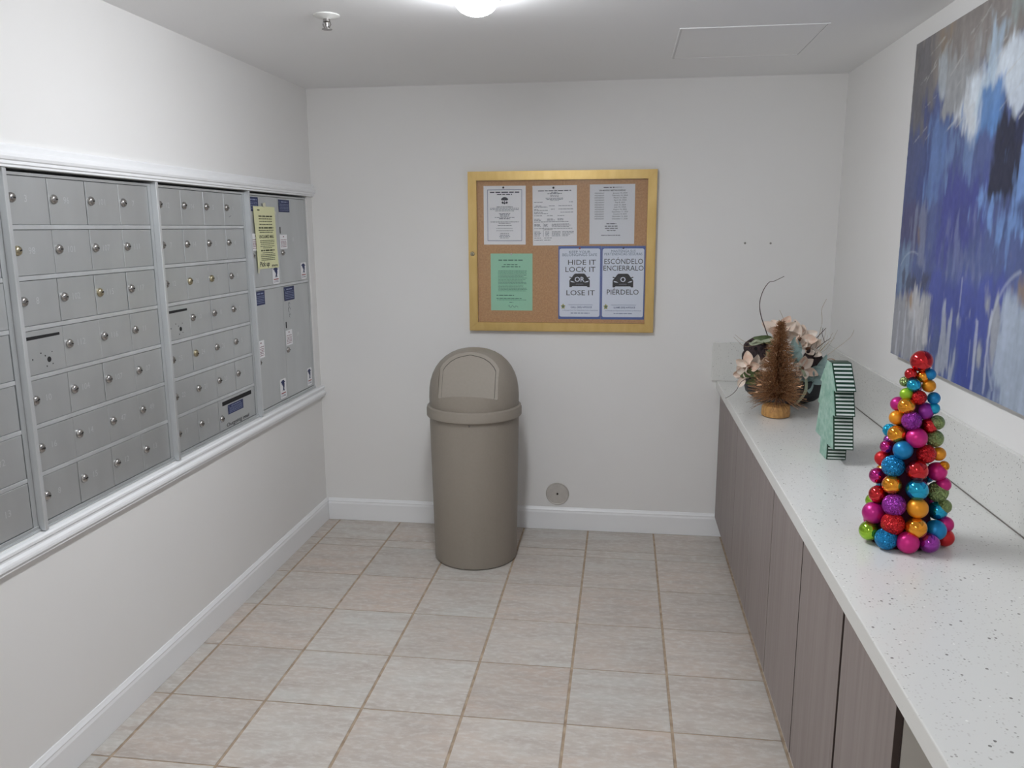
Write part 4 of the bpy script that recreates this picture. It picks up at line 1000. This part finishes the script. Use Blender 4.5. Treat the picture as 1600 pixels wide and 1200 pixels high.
def P_(u, v, y_): # place by width and height across the arrangement, at depth y_
    return Vector((u, y_, v))
def magnolia(c, r_, tilt, m1, seed, n=6, pit=True):
    rnd = random.Random(seed); c = Vector(c); ax = Vector(tilt).normalized()
    e1 = ax.cross(Vector((.3, .2, .9))).normalized(); e2 = ax.cross(e1)
    for k in range(n):
        a = 2 * PI * k / n + rnd.uniform(-.2, .2); op = rnd.uniform(.75, 1.15)
        d = (ax * math.cos(op) + (e1 * math.cos(a) + e2 * math.sin(a)) * math.sin(op)).normalized()
        leaf('petal', c + d * .006, c + d * r_ * rnd.uniform(.9, 1.3), r_ * .66, m1 if k % 2 else M_petal, .35, rnd.uniform(-.18, -.02), rnd.uniform(-.6, .6))
    m = MB(); m.lathe([(.002, -.004), (.009, .0), (.011, .010), (.006, .020), (.001, .024)], (0, 0, 0), 12)
    bmesh.ops.transform(m.bm, matrix=Matrix.Translation(c) @ ax.to_track_quat('Z', 'Y').to_matrix().to_4x4(), verts=m.bm.verts[:])
    m.build('flower_centre', mat('flower_centre_brown', (120, 84, 62), .8), fa, True)
magnolia((.582, 3.725, 1.040), .068, (-.55, -.55, .5), M_petal2, 4)
magnolia((.560, 3.715, 1.005), .052, (-.9, -.35, .0), M_petal, 14, 4)
magnolia((.712, 3.790, 1.185), .078, (-.1, -.5, .85), M_petal2, 5, 7)
magnolia((.795, 3.775, 1.160), .078, (.35, -.5, .7), M_petal2, 6, 7)
magnolia((.830, 3.760, 1.125), .062, (.55, -.6, .4), M_petal, 16, 5)
magnolia((.800, 3.700, 1.045), .062, (.15, -.9, .15), M_petal2, 7, 6)
magnolia((.650, 3.735, 1.050), .050, (.1, -.9, .4), M_petal, 8, 5)
def pod(c, r_, tilt, nm='seed_pod'):
    ax = Vector(tilt).normalized(); Mx = Matrix.Translation(c) @ ax.to_track_quat('Z', 'Y').to_matrix().to_4x4()
    m = MB(); m.lathe([(r_ * .15, -r_ * 1.5), (r_ * .45, -r_ * 1.0), (r_ * .85, -r_ * .35), (r_, -.06 * r_), (r_ * 1.02, .02 * r_), (r_ * .92, .10 * r_), (r_ * .4, .16 * r_), (.001, .17 * r_)], (0, 0, 0), 24)
    for v in m.bm.verts:
        a = math.atan2(v.co.y, v.co.x); k = 1 + .05 * math.sin(5 * a); v.co.x *= k; v.co.y *= k
    bmesh.ops.transform(m.bm, matrix=Mx, verts=m.bm.verts[:]); o = m.build(nm, M_pod, fa, True)
    h = MB()
    for rr, n in ((0, 1), (.42, 6), (.76, 11)):
        for k in range(n):
            a = 2 * PI * k / n; q = Vector((rr * r_ * math.cos(a), rr * r_ * math.sin(a), r_ * (.17 - .09 * rr)))
            h2 = MB(); 
            h.lathe([(r_ * .13, 0), (r_ * .12, .02 * r_), (r_ * .09, .05 * r_), (r_ * .08, -.02 * r_)], q, 10)
    bmesh.ops.transform(h.bm, matrix=Mx, verts=h.bm.verts[:]); h.build('pod_cell', mat('pod_cell_black', (18, 13, 15), .8), o, True)
pod((.612, 3.775, 1.120), .056, (-.30, -.85, .30)); pod((.585, 3.800, 1.075), .045, (-.75, -.5, .1)); pod((.858, 3.745, 1.085), .046, (.35, -.9, .2)); pod((.900, 3.775, 1.055), .036, (.6, -.7, .2))
for b, t, w_, mm, cup, bend, rl in (
    ((.630, 3.730, 1.020), (.535, 3.690, 1.005), .040, M_leaf, .2, .10, .4), ((.640, 3.735, 1.000), (.560, 3.700, .975), .036, M_leaf, .2, .08, -.3), ((.700, 3.770, 1.140), (.590, 3.740, 1.175), .040, M_leaf, .25, .22, .3),
    ((.700, 3.760, 1.130), (.655, 3.740, 1.090), .040, M_leaf, .2, .1, .9), ((.680, 3.750, 1.120), (.630, 3.740, 1.055), .038, M_leaf, .2, .1, -.6), ((.690, 3.775, 1.060), (.735, 3.740, 1.020), .036, M_leaf, .2, .1, .2),
    ((.770, 3.745, 1.080), (.768, 3.715, 1.185), .062, M_sage, .2, .06, .1), ((.775, 3.735, 1.070), (.790, 3.690, 1.125), .060, M_sage, .2, .10, -.2), ((.790, 3.730, 1.060), (.760, 3.685, 1.055), .056, M_sage, .2, .1, .2),
    ((.830, 3.710, 1.010), (.835, 3.665, .940), .042, M_sage, .2, .05, .1), ((.830, 3.715, 1.020), (.905, 3.680, .985), .052, M_sage, .25, .1, .2), ((.835, 3.720, 1.030), (.920, 3.700, 1.030), .050, M_sage, .25, .12, -.2),
    ((.835, 3.720, 1.025), (.790, 3.670, .995), .050, M_sage, .2, .08, .3), ((.860, 3.730, 1.020), (.905, 3.700, 1.110), .040, M_sage, .2, .06, .4), ((.830, 3.705, 1.025), (.845, 3.655, 1.005), .046, M_sage, .3, .0, .1)):
    leaf('leaf', b, t, w_, mm, cup, bend, rl)
def curve(pts, n=6):
    pts = [Vector(p) for p in pts]; out = []
    for i in range(len(pts) - 1):
        p0, p1, p2, p3 = pts[max(i - 1, 0)], pts[i], pts[i + 1], pts[min(i + 2, len(pts) - 1)]
        for k in range(n):
            t = k / n; out.append(.5 * ((2 * p1) + (p2 - p0) * t + (2 * p0 - 5 * p1 + 4 * p2 - p3) * t * t + (3 * p1 - p0 - 3 * p2 + p3) * t ** 3))
    return out + [pts[-1]]
def twig(pts, r0, r1, m_, nm='twig'):
    c = curve(pts); n = len(c); MB().tube(c, [r0 + (r1 - r0) * i / (n - 1) for i in range(n)], 6).build(nm, m_, fa, True)
twig([(.690, 3.780, 1.060), (.668, 3.765, 1.150), (.645, 3.755, 1.215), (.622, 3.750, 1.275), (.613, 3.750, 1.330), (.624, 3.750, 1.385), (.648, 3.750, 1.425), (.672, 3.750, 1.432), (.713, 3.750, 1.453)], .0026, .0012, M_twig)
twig([(.600, 3.720, 1.000), (.545, 3.690, .985), (.520, 3.680, .945), (.495, 3.670, .922), (.470, 3.660, .910)], .0016, .0009, M_twig)
twig([(.840, 3.760, 1.120), (.868, 3.750, 1.175), (.905, 3.740, 1.225)], .0024, .0012, M_twig)
twig([(.850, 3.755, 1.105), (.890, 3.740, 1.150), (.926, 3.735, 1.180)], .0022, .0011, M_twig)
twig([(.903, 3.740, 1.160), (.890, 3.742, 1.200), (.893, 3.744, 1.225)], .0014, .0009, M_twig)
twig([(.870, 3.760, 1.130), (.895, 3.780, 1.240), (.892, 3.790, 1.300), (.910, 3.790, 1.350)], .0010, .0006, M_straw)
twig([(.735, 3.790, 1.170), (.728, 3.780, 1.250), (.705, 3.770, 1.300)], .0010, .0006, M_straw)
twig([(.775, 3.790, 1.190), (.778, 3.780, 1.250)], .0022, .0026, M_twig)
twig([(.660, 3.770, 1.140), (.600, 3.755, 1.150), (.550, 3.745, 1.160), (.510, 3.740, 1.190)], .0011, .0006, M_straw)
twig([(.640, 3.760, 1.150), (.560, 3.750, 1.135), (.520, 3.745, 1.165), (.505, 3.740, 1.180)], .0009, .0005, M_straw)
twig([(.880, 3.750, 1.060), (.940, 3.740, 1.085), (.985, 3.720, 1.040), (1.000, 3.710, .985), (.990, 3.700, .930)], .0020, .0012, mat('tan_vine', (160, 122, 86), .8))
twig([(.880, 3.750, 1.070), (.950, 3.740, 1.075), (1.030, 3.735, 1.035)], .0011, .0006, M_straw)
twig([(.900, 3.760, 1.080), (.960, 3.760, 1.130), (1.015, 3.760, 1.180), (1.030, 3.760, 1.215)], .0009, .0005, M_straw)
for k in range(9):
    twig([(.868, 3.745, 1.100), (.882 + .004 * k, 3.735, 1.135 + .005 * (k % 4)), (.872 + .010 * k, 3.728, 1.170 + .012 * ((k * 3) % 5))], .0007, .0004, M_straw, 'grass_stem')
def ribbon(pts, wd, nm='ribbon_leaf'):
    c = curve(pts, 7); m = MB()
    for e in (0, .0008):
        V = []
        for i, p in enumerate(c):
            t = (c[min(i + 1, len(c) - 1)] - c[max(i - 1, 0)]).normalized(); s_ = t.cross(Vector((.1, -1, .25))).normalized(); k = math.sin(PI * (.08 + .84 * i / (len(c) - 1))) ** .5
            V.append([m.bm.verts.new(p + s_ * wd * k * q + Vector((0, -e, 0))) for q in (-.5, 0, .5)])
        for a, b in zip(V[:-1], V[1:]):
            for i in range(2): m.bm.faces.new((a[i], a[i + 1], b[i + 1], b[i]))
    m.build(nm, M_ribbon, fa, True, recalc=False)
ribbon([(.790, 3.690, 1.060), (.812, 3.665, 1.020), (.816, 3.650, .965), (.800, 3.645, .925), (.770, 3.640, .893)], .013)
ribbon([(.735, 3.700, 1.150), (.690, 3.715, 1.175), (.640, 3.720, 1.165), (.590, 3.720, 1.150), (.572, 3.722, 1.155)], .014)
ribbon([(.580, 3.715, 1.155), (.600, 3.710, 1.168), (.630, 3.712, 1.160)], .010)
